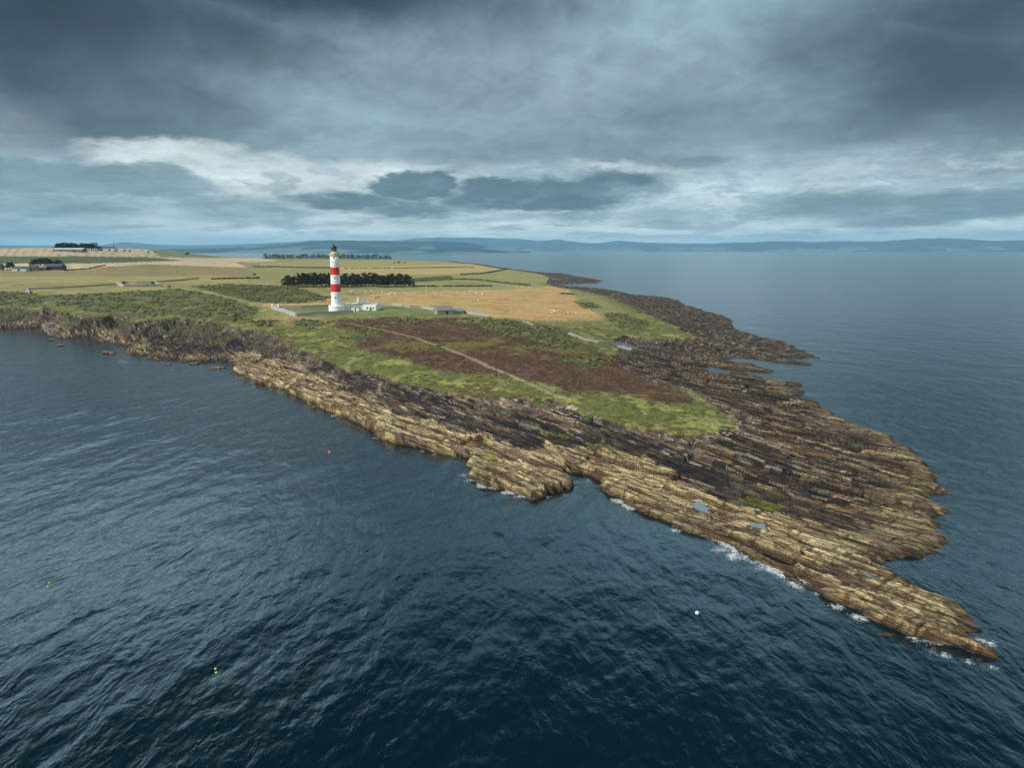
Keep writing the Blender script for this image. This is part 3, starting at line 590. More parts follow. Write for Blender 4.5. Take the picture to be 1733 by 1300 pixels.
# ------------------------------------------------------------------ mesh builder
class MB:
    def __init__(s): s.v = []; s.f = []
    def add(s, v, f):
        o = len(s.v); s.v += [tuple(p) for p in v]; s.f += [tuple(i + o for i in q) for q in f]; return s
    def box(s, c, d, rz=0.0, top=1.0):
        x, y, z = d[0] / 2, d[1] / 2, d[2]; cs, sn = math.cos(rz), math.sin(rz); V = []
        for k, t_ in ((0, 1.0), (1, top)):
            for a, b_ in ((-1, -1), (1, -1), (1, 1), (-1, 1)):
                px_, py_ = a * x * t_, b_ * y * t_
                V.append((c[0] + px_ * cs - py_ * sn, c[1] + px_ * sn + py_ * cs, c[2] + k * z))
        return s.add(V, [(3, 2, 1, 0), (4, 5, 6, 7), (0, 1, 5, 4), (1, 2, 6, 5), (2, 3, 7, 6), (3, 0, 4, 7)])
    def lathe(s, prof, n=24, c=(0, 0, 0)):
        V = []; F = []
        for r, z in prof:
            for k in range(n): a_ = 2 * math.pi * k / n; V.append((c[0] + r * math.cos(a_), c[1] + r * math.sin(a_), c[2] + z))
        for i in range(len(prof) - 1):
            for k in range(n): F.append((i * n + k, i * n + (k + 1) % n, (i + 1) * n + (k + 1) % n, (i + 1) * n + k))
        F.append(tuple(range(n))[::-1]); F.append(tuple((len(prof) - 1) * n + k for k in range(n)))
        return s.add(V, F)
    def tube(s, a, b, r0, r1, n=6):
        a = Vector(a); b = Vector(b); d = (b - a).normalized(); u = d.orthogonal().normalized(); w = d.cross(u); V = []
        for p, r in ((a, r0), (b, r1)):
            for k in range(n): q = 2 * math.pi * k / n; V.append(p + r * (math.cos(q) * u + math.sin(q) * w))
        return s.add(V, [(k, (k + 1) % n, n + (k + 1) % n, n + k) for k in range(n)] + [tuple(range(n))[::-1], tuple(range(n, 2 * n))])
    def gable(s, x0, x1, y0, y1, z0, z1, th=0.18):   # ridge along x, as a thick pitched slab pair
        ym = (y0 + y1) / 2
        for ya, yb in ((y0, ym), (y1, ym)):
            V = [(x0, ya, z0), (x1, ya, z0), (x1, yb, z1), (x0, yb, z1), (x0, ya, z0 - th), (x1, ya, z0 - th), (x1, yb, z1 - th), (x0, yb, z1 - th)]
            s.add(V, [(0, 1, 2, 3), (7, 6, 5, 4), (0, 4, 5, 1), (1, 5, 6, 2), (2, 6, 7, 3), (3, 7, 4, 0)])
        return s
    def house(s, x0, x1, y0, y1, z1, zr):            # walls with gable ends, ridge along x
        ym = (y0 + y1) / 2
        V = [(x0, y0, -0.6), (x1, y0, -0.6), (x1, y1, -0.6), (x0, y1, -0.6), (x0, y0, z1), (x1, y0, z1), (x1, y1, z1), (x0, y1, z1), (x0, ym, zr), (x1, ym, zr)]
        return s.add(V, [(0, 1, 5, 4), (2, 3, 7, 6), (1, 2, 6, 9, 5), (3, 0, 4, 8, 7), (3, 2, 1, 0), (4, 5, 9, 8), (6, 7, 8, 9)])
    def mesh(s, name):
        me_ = bpy.data.meshes.new(name); me_.from_pydata(s.v, [], s.f); me_.update(); return me_
    def build(s, name, mat, parent=None, smooth=False):
        o = bpy.data.objects.new(name, s.mesh(name)); C.objects.link(o); o.data.materials.append(mat); o.parent = parent
        if smooth: o.data.polygons.foreach_set('use_smooth', [True] * len(o.data.polygons))
        return o
def tag(o, label=None, cat=None, group=None, kind=None):
    if label: o['label'] = label
    if cat: o['category'] = cat
    if group: o['group'] = group
    if kind: o['kind'] = kind
    return o
def thing(name, loc, label, cat, rz=0.0, group=None):
    o = bpy.data.objects.new(name, None); C.objects.link(o); o.location = loc; o.rotation_euler = (0, 0, rz); o.empty_display_size = 0.5
    return tag(o, label, cat, group)
def copy_tree(o, parent=None):
    c = o.copy(); C.objects.link(c); c.parent = parent
    for ch in list(o.children): copy_tree(ch, c)
    return c
def rock_blob(seed, sub=3, amp=0.35):
    bm = bmesh.new(); bmesh.ops.create_icosphere(bm, subdivisions=sub, radius=1.0)
    co = np.array([v.co[:] for v in bm.verts], np.float32)
    d = 1 + amp * fbm(co[:, 0] * 1.1 + seed, co[:, 1] * 1.1 + 2.3 * co[:, 2], 4, seed, 0.6) + 0.5 * amp * pn(co[:, 2] * 3 + seed, co[:, 0] * 2.5, seed + 3)
    for v, k in zip(bm.verts, d): v.co *= float(k)
    return bm

M = {}
M['white'] = simple('white_paint', (240, 240, 236), 0.6, 0.05, 0.8)
M['stone'] = simple('grey_stone', (150, 146, 136), 0.9, 0.25, 1.5)
M['palestone'] = simple('pale_stone', (166, 164, 154), 0.9, 0.18, 1.5)
M['slate'] = simple('slate', (122, 122, 118), 0.8, 0.2, 2.0)
M['blueroof'] = simple('blue_grey_sheet', (120, 140, 150), 0.5, 0.12, 1.0)
M['dark'] = simple('dark_paint', (34, 36, 40), 0.5, 0.2)
M['black'] = simple('black_metal', (26, 28, 34), 0.4, 0.2)
M['tan'] = simple('sandstone', (206, 184, 140), 0.8, 0.1)
M['tanroof'] = simple('tan_roof', (188, 176, 146), 0.8, 0.1)
M['steel'] = simple('barn_sheet', (176, 186, 190), 0.5, 0.1, 0.3)
M['farmwall'] = simple('farm_wall', (110, 108, 104), 0.9, 0.25, 0.6)
M['farmroof'] = simple('farm_roof', (64, 68, 74), 0.7, 0.2, 0.5)
M['bark'] = simple('bark', (48, 42, 38), 0.95, 0.25, 3.0)
M['wood'] = simple('weathered_wood', (120, 112, 100), 0.9, 0.2, 3.0)
M['fleece'] = simple('fleece', (222, 216, 200), 0.95, 0.08, 6.0)
M['skin'] = simple('skin', (205, 160, 135), 0.6, 0.05)
M['hairm'] = simple('hair', (52, 40, 32), 0.7, 0.2)
M['yellow'] = simple('yellow_cloth', (222, 180, 40), 0.8, 0.1)
M['navy'] = simple('navy_cloth', (38, 52, 84), 0.8, 0.1)
M['trouser'] = simple('dark_trousers', (44, 46, 52), 0.85, 0.1)
M['orange'] = simple('orange_plastic', (232, 110, 60), 0.4, 0.05)
M['yplastic'] = simple('yellow_plastic', (226, 214, 100), 0.4, 0.05)
def leafy(name, c0, c1, scale=0.9):
    m, t, b = material(name, 0.9); g = t.node('ShaderNodeNewGeometry'); oi = t.node('ShaderNodeObjectInfo')
    n = t.noise(g.outputs['Position'], scale, 5.0, 0.7)
    c = t.mix(t.rng(n, 0.3, 0.7, 0, 1, False), tuple(s2l(c0)), tuple(s2l(c1)))
    k = t.math('ADD', 0.7, t.math('MULTIPLY', oi.outputs['Random'], 0.6))
    t.l.new(t.mix(1.0, c, t.comb(k, k, k), 'MULTIPLY'), b.inputs['Base Color']); b.inputs['Specular IOR Level'].default_value = 0.2
    return m
M['pine'] = leafy('pine_needles', (32, 40, 28), (66, 76, 48))
M['leaf'] = leafy('broadleaf', (26, 34, 26), (54, 64, 42))
M['gorse'] = leafy('gorse_leaf', (46, 56, 36), (112, 112, 66), 0.1)
M['heather'] = leafy('heather_leaf', (66, 50, 38), (106, 84, 58), 0.4)
M['hedge'] = leafy('hedge_leaf', (40, 50, 30), (70, 78, 46), 0.4)
m_, t, b = material('rock_face', 0.9); M['rock'] = m_
tc = t.node('ShaderNodeTexCoord').outputs['Object']; n = t.noise(tc, 1.2, 7.0, 0.7)
t.l.new(t.ramp(n, [(0.3, s2l((48, 38, 30))), (0.45, s2l((92, 74, 54))), (0.55, s2l((142, 122, 86))), (0.7, s2l((84, 66, 48)))]), b.inputs['Base Color'])
m_, t, b = material('pale_boulder', 0.9); M['boulder'] = m_
M['wetrock'] = simple('wet_weedy_rock', (62, 48, 36), 0.7, 0.5, 2.5)
tc = t.node('ShaderNodeTexCoord').outputs['Object']; n = t.noise(tc, 1.5, 7.0, 0.7)
t.l.new(t.ramp(n, [(0.3, s2l((72, 62, 54))), (0.5, s2l((128, 116, 102))), (0.7, s2l((170, 160, 146)))]), b.inputs['Base Color'])

# ------------------------------------------------------------------ lighthouse
lh = at(570, 526.0); lh.z = gz(lh.x, lh.y)
LD = math.hypot(lh.x, lh.y); PXM = math.hypot(LD, CAM_H - lh.z) / FPX          # metres per photo pixel there
k_ = PXM / 0.372 * 0.945
L0 = thing('lighthouse', lh, 'tall white lighthouse tower with two red bands and black dome', 'lighthouse')
m_, t, b = material('tower_paint', 0.55)
tc = t.node('ShaderNodeTexCoord').outputs['Object']; sp = t.node('ShaderNodeSeparateXYZ'); t.l.new(tc, sp.inputs[0])
rp = t.node('ShaderNodeValToRGB'); rp.color_ramp.interpolation = 'CONSTANT'; e = rp.color_ramp.elements
wht, red = s2l((236, 236, 232)), s2l((206, 46, 48))
stops = [(0, wht), (12.0 * k_ / 50, red), (16.95 * k_ / 50, wht), (22.8 * k_ / 50, red), (27.6 * k_ / 50, wht)]
while len(e) < len(stops): e.new(0.9)
for i, (p, c) in enumerate(stops): e[i].position = p; e[i].color = (*c, 1)
t.l.new(t.math('DIVIDE', sp.outputs[2], 50.0), rp.inputs[0])
nn = t.noise(tc, 0.5, 5.0, 0.6); kk = t.rng(nn, 0.3, 0.7, 0.9, 1.03, False)
t.l.new(t.mix(1.0, rp.outputs[0], t.comb(kk, kk, kk), 'MULTIPLY'), b.inputs['Base Color'])
tw = MB().lathe([((3.35 - 0.65 * z / 34.3) * k_, z * k_) for z in np.linspace(0, 34.3, 13)], 40).build('tower', m_, L0, True)
MB().lathe([(5.05 * k_, -1), (5.05 * k_, 3.0 * k_), (5.2 * k_, 3.05 * k_), (5.2 * k_, 3.35 * k_), (3.2 * k_, 3.6 * k_)], 40).build('base_drum', M['white'], L0)
MB().lathe([(2.65 * k_, 34.2 * k_), (2.95 * k_, 34.9 * k_), (3.0 * k_, 35.3 * k_), (3.0 * k_, 36.5 * k_), (2.8 * k_, 36.6 * k_)], 40).build('gallery', M['tan'], L0)
rl = MB()
for k in range(20):
    a_ = 2 * math.pi * k / 20; rl.tube((2.85 * k_ * math.cos(a_), 2.85 * k_ * math.sin(a_), 36.5 * k_), (2.85 * k_ * math.cos(a_), 2.85 * k_ * math.sin(a_), 37.6 * k_), 0.04, 0.04, 4)
for zz in (37.05, 37.6):
    for k in range(20):
        a_, c_ = 2 * math.pi * k / 20, 2 * math.pi * (k + 1) / 20; rl.tube((2.85 * k_ * math.cos(a_), 2.85 * k_ * math.sin(a_), zz * k_), (2.85 * k_ * math.cos(c_), 2.85 * k_ * math.sin(c_), zz * k_), 0.04, 0.04, 4)
rl.build('railing', M['black'], L0)
MB().lathe([(1.75 * k_, 36.6 * k_), (1.75 * k_, 37.5 * k_)], 24).build('lantern_base', M['white'], L0)
mg, t, b = material('lantern_glass', 0.1); b.inputs['Base Color'].default_value = (0.10, 0.10, 0.11, 1); M['glass'] = mg
lt = MB().lathe([(1.55 * k_, 37.5 * k_), (1.55 * k_, 39.6 * k_)], 16).build('lantern', mg, L0)
bars = MB()
for k in range(16):
    a_ = 2 * math.pi * k / 16; c_ = a_ + math.pi / 8
    bars.tube((1.58 * k_ * math.cos(a_), 1.58 * k_ * math.sin(a_), 37.5 * k_), (1.58 * k_ * math.cos(c_), 1.58 * k_ * math.sin(c_), 39.6 * k_), 0.05, 0.05, 4)
bars.build('glazing_bars', M['black'], lt)
dm = MB().lathe([(1.9 * k_, 39.5 * k_), (1.92 * k_, 39.75 * k_), (1.7 * k_, 40.3 * k_), (1.25 * k_, 40.9 * k_), (0.6 * k_, 41.3 * k_), (0.3 * k_, 41.4 * k_)], 24).build('dome', M['black'], L0, True)
MB().lathe([(0.32 * k_, 41.35 * k_), (0.36 * k_, 41.8 * k_), (0.12 * k_, 42.0 * k_), (0.07 * k_, 42.9 * k_)], 10).build('vent', M['black'], dm)
for zz in (33.0, 20.5, 8.0):
    r_w = (3.35 - 0.65 * zz / 34.3) * k_
    MB().box((0.3, -r_w + 0.06, zz * k_), (0.6, 0.16, 1.1)).build('window', M['dark'], L0)

# keepers' cottages
kc = thing('keepers_cottage', at(617, 525.0), 'low white cottage with three pointed chimneys beside the lighthouse', 'cottage', R(-4))
def pw(px_): return (px_ - 617) * PXM
wl = MB().house(pw(586.5), pw(638.2), -1.0, 7.5, 3.0, 3.5)
wl.box((pw(593), -1.3, -0.6), (4.6, 2.6, 4.9)); wl.box((pw(627.5), -1.6, -0.6), (8.0, 3.0, 4.2))
wl.box((pw(587), 3.2, -0.6), (0.5, 8.6, 5.0)); wl.box((pw(637.8), 3.2, -0.6), (0.5, 8.6, 4.7)); wl.box((pw(612), 7.5, -0.6), (18.4, 0.4, 4.6))
wl.build('wall', M['white'], kc)
rf = MB().gable(pw(587.6), pw(637.0), -0.4, 7.2, 3.25, 4.1).build('roof', M['tanroof'], kc)
for px_, h in ((604, 8.0), (612.2, 7.6), (620.3, 7.2)):
    MB().box((pw(px_), 3.3, 3.0), (1.8, 1.8, 1.8)).box((pw(px_), 3.3, 4.8), (1.75, 1.75, h - 4.8), top=0.25).build('chimney', M['white'], rf)
for px_, y_, z_, w_, h_ in ((624, -3.12, 1.0, 0.9, 1.1), (596, -2.62, 1.4, 0.7, 0.9), (634, -3.12, 1.0, 0.8, 1.0), (608, -1.02, 1.0, 0.8, 1.0)):
    MB().box((pw(px_), y_, z_), (w_, 0.12, h_)).build('window', M['dark'], kc)
MB().box((pw(629.6), -3.13, -0.3), (1.0, 0.14, 2.5)).build('door', M['dark'], kc)
oh = thing('outhouse', at(601, 526.5), 'small flat white outhouse in front of the cottage', 'outhouse')
MB().box((0, 0.6, -0.5), (4.6, 2.4, 2.5)).build('wall', M['white'], oh)
MB().box((0, 0.6, 2.0), (4.9, 2.7, 0.18)).build('roof', M['palestone'], oh)
MB().box((0.4, -0.63, -0.1), (0.7, 0.1, 1.75)).build('door', M['dark'], oh)

# ------------------------------------------------------------------ walls
def wall(name, pts, h, th, mat, label, cat='wall', cap=True, group=None, step=2.5):
    W_ = [at(*p) if len(p) == 2 else Vector(p) for p in pts]
    mb = MB(); cp_ = MB(); o0 = W_[0]; P_ = []
    for a_, b_ in zip(W_[:-1], W_[1:]):
        n_ = max(1, int((b_ - a_).length / step))
        for i in range(n_): P_.append(a_.lerp(b_, i / n_))
    P_.append(W_[-1])
    for p in P_: p.z = gz(p.x, p.y)
    def ribbon(mb_, half, z0, z1, jit):
        V = []; F = []
        for i, p in enumerate(P_):
            d = (P_[min(i + 1, len(P_) - 1)] - P_[max(i - 1, 0)]); d.z = 0; d.normalize(); nrm = Vector((-d.y, d.x, 0)); j = random.uniform(-jit, jit)
            for s_, zz in ((-half, z0), (half, z0), (half, z1 + j), (-half, z1 + j)): q = p + nrm * s_ - o0; V.append((q.x, q.y, q.z + zz))
        for i in range(len(P_) - 1):
            for k in range(4): F.append((4 * i + k, 4 * i + (k + 1) % 4, 4 * i + 4 + (k + 1) % 4, 4 * i + 4 + k))
        F += [(3, 2, 1, 0), tuple(4 * (len(P_) - 1) + k for k in range(4))]
        mb_.add(V, F)
    ribbon(mb, th / 2, -0.6, h, 0.0 if cap else 0.12)
    if cap: ribbon(cp_, th / 2 + 0.08, h + 0.003, h + 0.16, 0.0)
    t_ = thing(name, o0, label, cat, 0, group)
    mb.build('stonework', mat, t_)
    if cap: cp_.build('coping', M['palestone'], t_)
    return t_
wall('boundary_wall', [(461, 522.3), (480, 528), (501, 536)], 1.9, 0.6, M['palestone'], 'pale wall at the left end of the lighthouse lawn')
wall('boundary_wall', [(502, 536), (560, 532.2), (598, 529.5)], 1.7, 0.6, M['palestone'], 'long pale wall in front of the lighthouse tower')
wall('boundary_wall', [(472, 522.6), (510, 521.6), (556, 520)], 1.6, 0.5, M['stone'], 'grey wall behind the lawn left of the lighthouse')
wall('boundary_wall', [(639, 516.5), (664, 517.3), (682, 518.5)], 1.6, 0.5, M['palestone'], 'pale wall running from the cottage towards the right')
wall('boundary_wall', [(684, 519), (694, 521.5), (711, 522)], 1.5, 0.5, M['stone'], 'short grey wall midway between cottage and stone barn')
wall('boundary_wall', [(714, 522), (726, 524.3), (738, 525.5)], 1.6, 0.5, M['palestone'], 'pale wall meeting the left end of the stone barn')
wall('boundary_wall', [(783, 529.5), (803, 533), (829, 536)], 1.5, 0.5, M['palestone'], 'pale wall running right from the blue roofed shed')
wall('field_wall', [(0, 468.8), (90, 468.2), (168, 468)], 1.5, 0.7, M['stone'], 'dark field wall crossing the fields below the left farm', cap=False)
wall('field_wall', [(175, 468), (220, 467.8), (268, 468)], 1.5, 0.7, M['stone'], 'field wall continuing right of the farm wall gap', cap=False)
wall('field_wall', [(46, 490.6), (120, 487), (197, 482)], 1.6, 0.7, M['stone'], 'field wall leading left from the small walled enclosure', cap=False)
wall('field_wall', [(46, 491), (48, 494), (50, 498)], 1.6, 0.8, M['palestone'], 'short pale wall end at the far left above gorse', cap=False)
wall('field_wall', [(264, 478.2), (300, 475.5), (336, 472)], 1.7, 0.8, M['stone'], 'grey field wall rising right behind the walled enclosure', cap=False)
wall('field_wall', [(886, 545), (895, 548), (904, 551.5)], 0.8, 1.2, M['stone'], 'short pale stone bank above the gorse patch', cap=False)
wall('field_wall', [(963, 566), (985, 574), (1012, 580), (1045, 587), (1070, 592)], 0.8, 1.4, M['stone'], 'long pale stone bank beside the shingle on the right', cap=False)
wall('enclosure_wall', [(198, 480.5), (209, 486), (240, 485.2), (272, 484), (262, 479.5), (230, 480), (198.3, 480.4)], 2.0, 0.6, M['palestone'], 'four sided grey stone enclosure standing alone in the fields', 'enclosure')
for px_, py_, lb in ((471, 523, 'white gate post at the back corner of the lawn'), (461, 521.8, 'white gate post at the left tip of the boundary wall')):
    p = at(px_, py_); g_ = thing('gate_post', p, lb, 'gate post')
    MB().box((0, 0, -0.3), (1.0, 1.0, 2.6)).build('pillar', M['white'], g_); MB().box((0, 0, 2.304), (1.3, 1.3, 0.5), top=0.3).build('cap', M['white'], g_)
# stone barn and its shed
p = at(751, 531.5); sb = thing('stone_barn', p, 'old grey stone barn with pitched roof right of the lighthouse', 'barn', R(24))
MB().house(-5.0, 5.0, -3.2, 3.2, 2.6, 5.0).build('wall', M['stone'], sb); MB().gable(-5.2, 5.2, -3.5, 3.5, 2.55, 5.15).build('roof', M['slate'], sb)
MB().box((1.0, -3.25, 0), (1.2, 0.12, 2.0)).build('door', M['dark'], sb); MB().box((-5.04, 0, 1.9), (0.1, 0.7, 0.9)).build('window', M['dark'], sb)
p = at(773.5, 531.0); sh = thing('shed', p, 'low shed with blue grey roof leaning on the stone barn', 'shed', R(24))
MB().house(-3.2, 3.4, -2.6, 2.6, 1.9, 3.3).build('wall', M['stone'], sh); MB().gable(-3.3, 3.6, -2.9, 2.9, 1.85, 3.42).build('roof', M['blueroof'], sh)
MB().box((3.42, -0.3, -0.1), (0.1, 1.6, 2.0)).build('door', M['dark'], sh)

# ------------------------------------------------------------------ farms
def farm_building(px_, py_, w, d, h, hr_, rz, wm, rmt, label, cat='barn', nm='barn', doors=1):
    b_ = thing(nm, at(px_, py_), label, cat, R(rz))
    MB().house(-w / 2, w / 2, -d / 2, d / 2, h, hr_).build('wall', wm, b_); MB().gable(-w / 2 - 0.3, w / 2 + 0.3, -d / 2 - 0.4, d / 2 + 0.4, h + 0.04, hr_ + 0.16).build('roof', rmt, b_)
    for i in range(doors): MB().box((-w / 2 + (i + 0.6) * w / (doors + 0.2), -d / 2 - 0.02, 0), (min(3.5, w / 5), 0.16, h * 0.7)).build('door', M['dark'], b_)
    return b_
farm_building(119, 425.8, 54, 16, 4.2, 6.6, 0, M['farmwall'], M['steel'], 'long pale steel barn on the hilltop before dark trees', doors=2)
farm_building(182, 424.8, 34, 14, 5.5, 8.5, 0, M['steel'], M['farmroof'], 'dark roofed hilltop barn beside the radio mast', doors=2)
farm_building(-1, 456.5, 8, 9, 5.5, 9.0, 10, M['farmwall'], M['farmroof'], 'grey gabled farmhouse at the far left edge', 'farmhouse', 'farmhouse')
farm_building(36, 458.5, 20, 9, 3.4, 6.0, -4, M['steel'], M['farmroof'], 'low dark roofed byre with pale wall at left farm')
farm_building(58, 458.0, 10, 8, 5.0, 8.0, 8, M['farmwall'], M['farmroof'], 'grey two storey farmhouse in the middle of left farm', 'farmhouse', 'farmhouse', 2)
farm_building(71, 457.6, 11, 9, 4.0, 6.6, 30, M['farmwall'], M['slate'], 'grey slate barn between farmhouse and long dark barn')
farm_building(95, 456.2, 22, 12, 4.5, 8.0, 2, M['dark'], M['farmroof'], 'long dark barn at the right end of left farm')
mp_ = at(193.7, 424.2); rm = thing('radio_mast', mp_, 'thin lattice radio mast standing on the hilltop farm', 'mast')
hm_ = 16.5 * math.hypot(mp_.x, mp_.y) / FPX; lat = MB()
for sx, sy in ((-.6, -.4), (.6, -.4), (0, .6)): lat.tube((sx, sy, -0.5), (sx * .3, sy * .3, hm_), 0.16, 0.1, 4)
for k in range(12):
    z0, z1 = hm_ * k / 12, hm_ * (k + 1) / 12; w0, w1 = 1 - .7 * k / 12, 1 - .7 * (k + 1) / 12
    lat.tube((-.6 * w0, -.4 * w0, z0), (.6 * w1, -.4 * w1, z1), .06, .06, 4); lat.tube((.6 * w0, -.4 * w0, z0), (0, .6 * w1, z1), .06, .06, 4)
lat.build('lattice', M['dark'], rm); MB().tube((0, 0, hm_), (0, 0, hm_ + 2), 0.1, 0.06, 5).build('aerial', M['dark'], rm)
for px_, py_, hpx, lb in ((377, 492, 9, 'wooden pole standing in the dark gorse field'), (476, 512, 14, 'wooden pole left of the lighthouse behind the wall'), (545, 511, 9, 'wooden pole just left of the lighthouse tower')):
    p = at(px_, py_); po = thing('utility_pole', p, lb, 'pole'); h_ = hpx * math.hypot(p.x, p.y) / FPX
    MB().tube((0, 0, -0.4), (0, 0, h_), 0.16, 0.11, 6).build('post', M['wood'], po); MB().box((0, 0, h_ - 0.6), (1.4, 0.12, 0.14)).build('crossarm', M['wood'], po)

# ------------------------------------------------------------------ trees
def clump_faces(mb, c, r, n, rng_, flat=0.7, size=0.5):
    for _ in range(n):
        d = Vector((rng_.gauss(0, 1), rng_.gauss(0, 1), rng_.gauss(0, 1))).normalized() * r * rng_.random() ** 0.4; d.z *= flat
        p_ = Vector(c) + d; u = Vector((rng_.gauss(0, 1), rng_.gauss(0, 1), rng_.gauss(0, 0.6))).normalized(); w = u.orthogonal().normalized()
        w = w * math.cos(1.3 * rng_.random()) + u.cross(w) * math.sin(1.3 * rng_.random()); s_ = size * rng_.uniform(0.6, 1.4)
        mb.add([p_ - u * s_, p_ + w * s_ * 0.6, p_ + u * s_, p_ - w * s_ * 0.6], [(0, 1, 2, 3)])
def pine_proto(seed, h=13.0):
    rg_ = random.Random(seed); t_ = bpy.data.objects.new('pine_tree', None); C.objects.link(t_)
    tr = MB(); bx, by = rg_.uniform(-.7, .7), rg_.uniform(-.7, .7); top = Vector((bx, by, h * 0.9))
    tr.tube((0, 0, -0.5), (bx * .5, by * .5, h * .5), 0.26, 0.19, 6); tr.tube((bx * .5, by * .5, h * .5), top, 0.19, 0.06, 6)
    cr = MB()
    for k in range(rg_.randint(19, 24)):
        zf = rg_.uniform(0.2, 0.97); a_ = rg_.uniform(0, 6.28); ln = (1.08 - zf) * h * rg_.uniform(0.22, 0.42) + 0.5
        b0 = Vector((bx * zf, by * zf, h * (zf - 0.06))); b1 = b0 + Vector((math.cos(a_) * ln, math.sin(a_) * ln, h * 0.05))
        tr.tube(b0, b1, 0.07, 0.03, 4); clump_faces(cr, b1, rg_.uniform(0.9, 1.5), 34, rg_, 0.6, 0.42)
    clump_faces(cr, top, 1.2, 40, rg_, 0.9, 0.42)
    tr.build('trunk', M['bark'], t_); cr.build('crown', M['pine'], t_); return t_
def broad_proto(seed, h=9.0):
    rg_ = random.Random(seed); t_ = bpy.data.objects.new('broadleaf_tree', None); C.objects.link(t_)
    tr = MB(); tr.tube((0, 0, -0.5), (0, 0, h * .45), 0.35, 0.24, 6); cr = MB()
    for k in range(14):
        a_ = rg_.uniform(0, 6.28); zf = rg_.uniform(0.35, 0.9); ln = h * 0.42 * math.sin(math.pi * min(1, zf * 0.95)) * rg_.uniform(0.5, 1.1)
        b1 = Vector((math.cos(a_) * ln, math.sin(a_) * ln, h * zf)); tr.tube((0, 0, h * .3), b1, 0.12, 0.04, 4); clump_faces(cr, b1, h * rg_.uniform(.13, .2), 42, rg_, 0.8, h * 0.055)
    tr.build('trunk', M['bark'], t_); cr.build('crown', M['leaf'], t_); return t_
protos = [pine_proto(300 + i) for i in range(5)]; bro = [broad_proto(400 + i) for i in range(4)]; first = set()
def plant(pool_, loc, h, h0, label, cat, group=None, sx=1.0):
    i = random.randrange(len(pool_)); p = pool_[i]
    if id(p) in first: o = copy_tree(p)
    else: o = p; first.add(id(p))
    o.location = loc; o.rotation_euler = (0, 0, random.uniform(0, 6.28)); s_ = h / h0; o.scale = (s_ * sx, s_ * sx, s_)
    tag(o, label, cat, group); return o
random.seed(21)
for k in range(125):
    px_ = 484 + 212 * (k + random.uniform(-.4, .4)) / 125; base = 487.2 - 1.0 * (px_ - 480) / 220 - random.uniform(0, 3.2)
    p = at(px_, base); hpx = random.uniform(17.5, 23.5) * (0.82 if px_ < 505 else 1.0) * (1 if px_ < 640 else 0.94)
    plant(protos, p, hpx * math.hypot(p.x, p.y) / FPX, 13.5, 'dark pine in the dense shelter belt behind the lighthouse', 'tree', 'pines of the near shelter belt')
for px_, lb in ((479.5, 'small round pine at the left end of the near belt'), (698, 'last thin pine at the right end of the near belt')):
    p = at(px_, 486.8); plant(protos, p, 15 * math.hypot(p.x, p.y) / FPX, 13.5, lb, 'tree')
for k in range(84):
    px_ = 448 + 216 * (k + random.uniform(-.5, .5)) / 84
    if 498 < px_ < 502 or 561 < px_ < 566: continue
    p = at(px_, 439.2 - random.uniform(0, 1.0)); hpx = random.uniform(6.4, 9.0) * (1 if px_ < 640 else 0.85)
    plant(protos, p, hpx * math.hypot(p.x, p.y) / FPX, 13.5, 'distant dark pine in the far belt near the sea edge', 'tree', 'pines of the far belt', 1.7)
for k in range(26):
    px_ = 97 + 65 * k / 25
    if 132 < px_ < 137: continue
    p = at(px_ + random.uniform(-1, 1), 423.6); p.z = gz(p.x, p.y); plant(bro, p, random.uniform(9.0, 12.5) * math.hypot(p.x, p.y) / FPX, 9.6, 'dark round tree behind the hilltop barns', 'tree', 'trees around the hilltop farm', 1.1)
for px_, py_, h_ in ((17, 456.5, 12), (13, 456.5, 10), (57, 452, 10), (63, 451.5, 11.5), (69, 451.5, 13), (75, 451.5, 13.5), (81, 451.5, 13), (87, 452, 12), (93, 452, 11.5), (99, 452, 12), (104, 454, 8), (78, 455, 7), (83, 455, 7)):
    p = at(px_, py_); plant(bro, p, h_ * math.hypot(p.x, p.y) / FPX, 9.6, 'dark leafy tree growing around the left farm buildings', 'tree', 'trees of the left farm', 1.15)
for px_, py_, h_, lb in ((318, 433.2, 5.5, 'lone dark tree on the green slope near the skyline'), (211, 426.2, 3.6, 'bush left of two on the hilltop stubble'), (219, 426.4, 3.2, 'bush right of two on the hilltop stubble'), (251, 428, 3.0, 'left bush of a pair on the green hill brow'), (262, 428.3, 3.0, 'right bush of a pair on the green hill brow'),
                       (213, 482.5, 7, 'dark bushy tree at the left end of the stone enclosure'), (260, 482, 5, 'dark bush at the right end of the stone enclosure'), (431, 466.5, 4.2, 'small dark thorn bush alone in the middle field'), (286, 487.5, 4.5, 'dark thorn bush beside the track above the gorse'),
                       (668, 446, 3.0, 'left dark thorn of the far field clump'), (676, 446, 4.2, 'middle taller thorn of the far field clump'), (686, 446, 3.0, 'right dark thorn of the far field clump'), (632, 465.5, 4.5, 'dark tree showing over the near pine belt'), (641, 505, 3.4, 'low thorn bush in the orange field right of the lighthouse'), (636, 505.3, 2.6, 'smaller thorn bush in the orange field beside another')):
    p = at(px_, py_); plant(bro, p, h_ * math.hypot(p.x, p.y) / FPX, 9.6, lb, 'tree', None, 1.5)

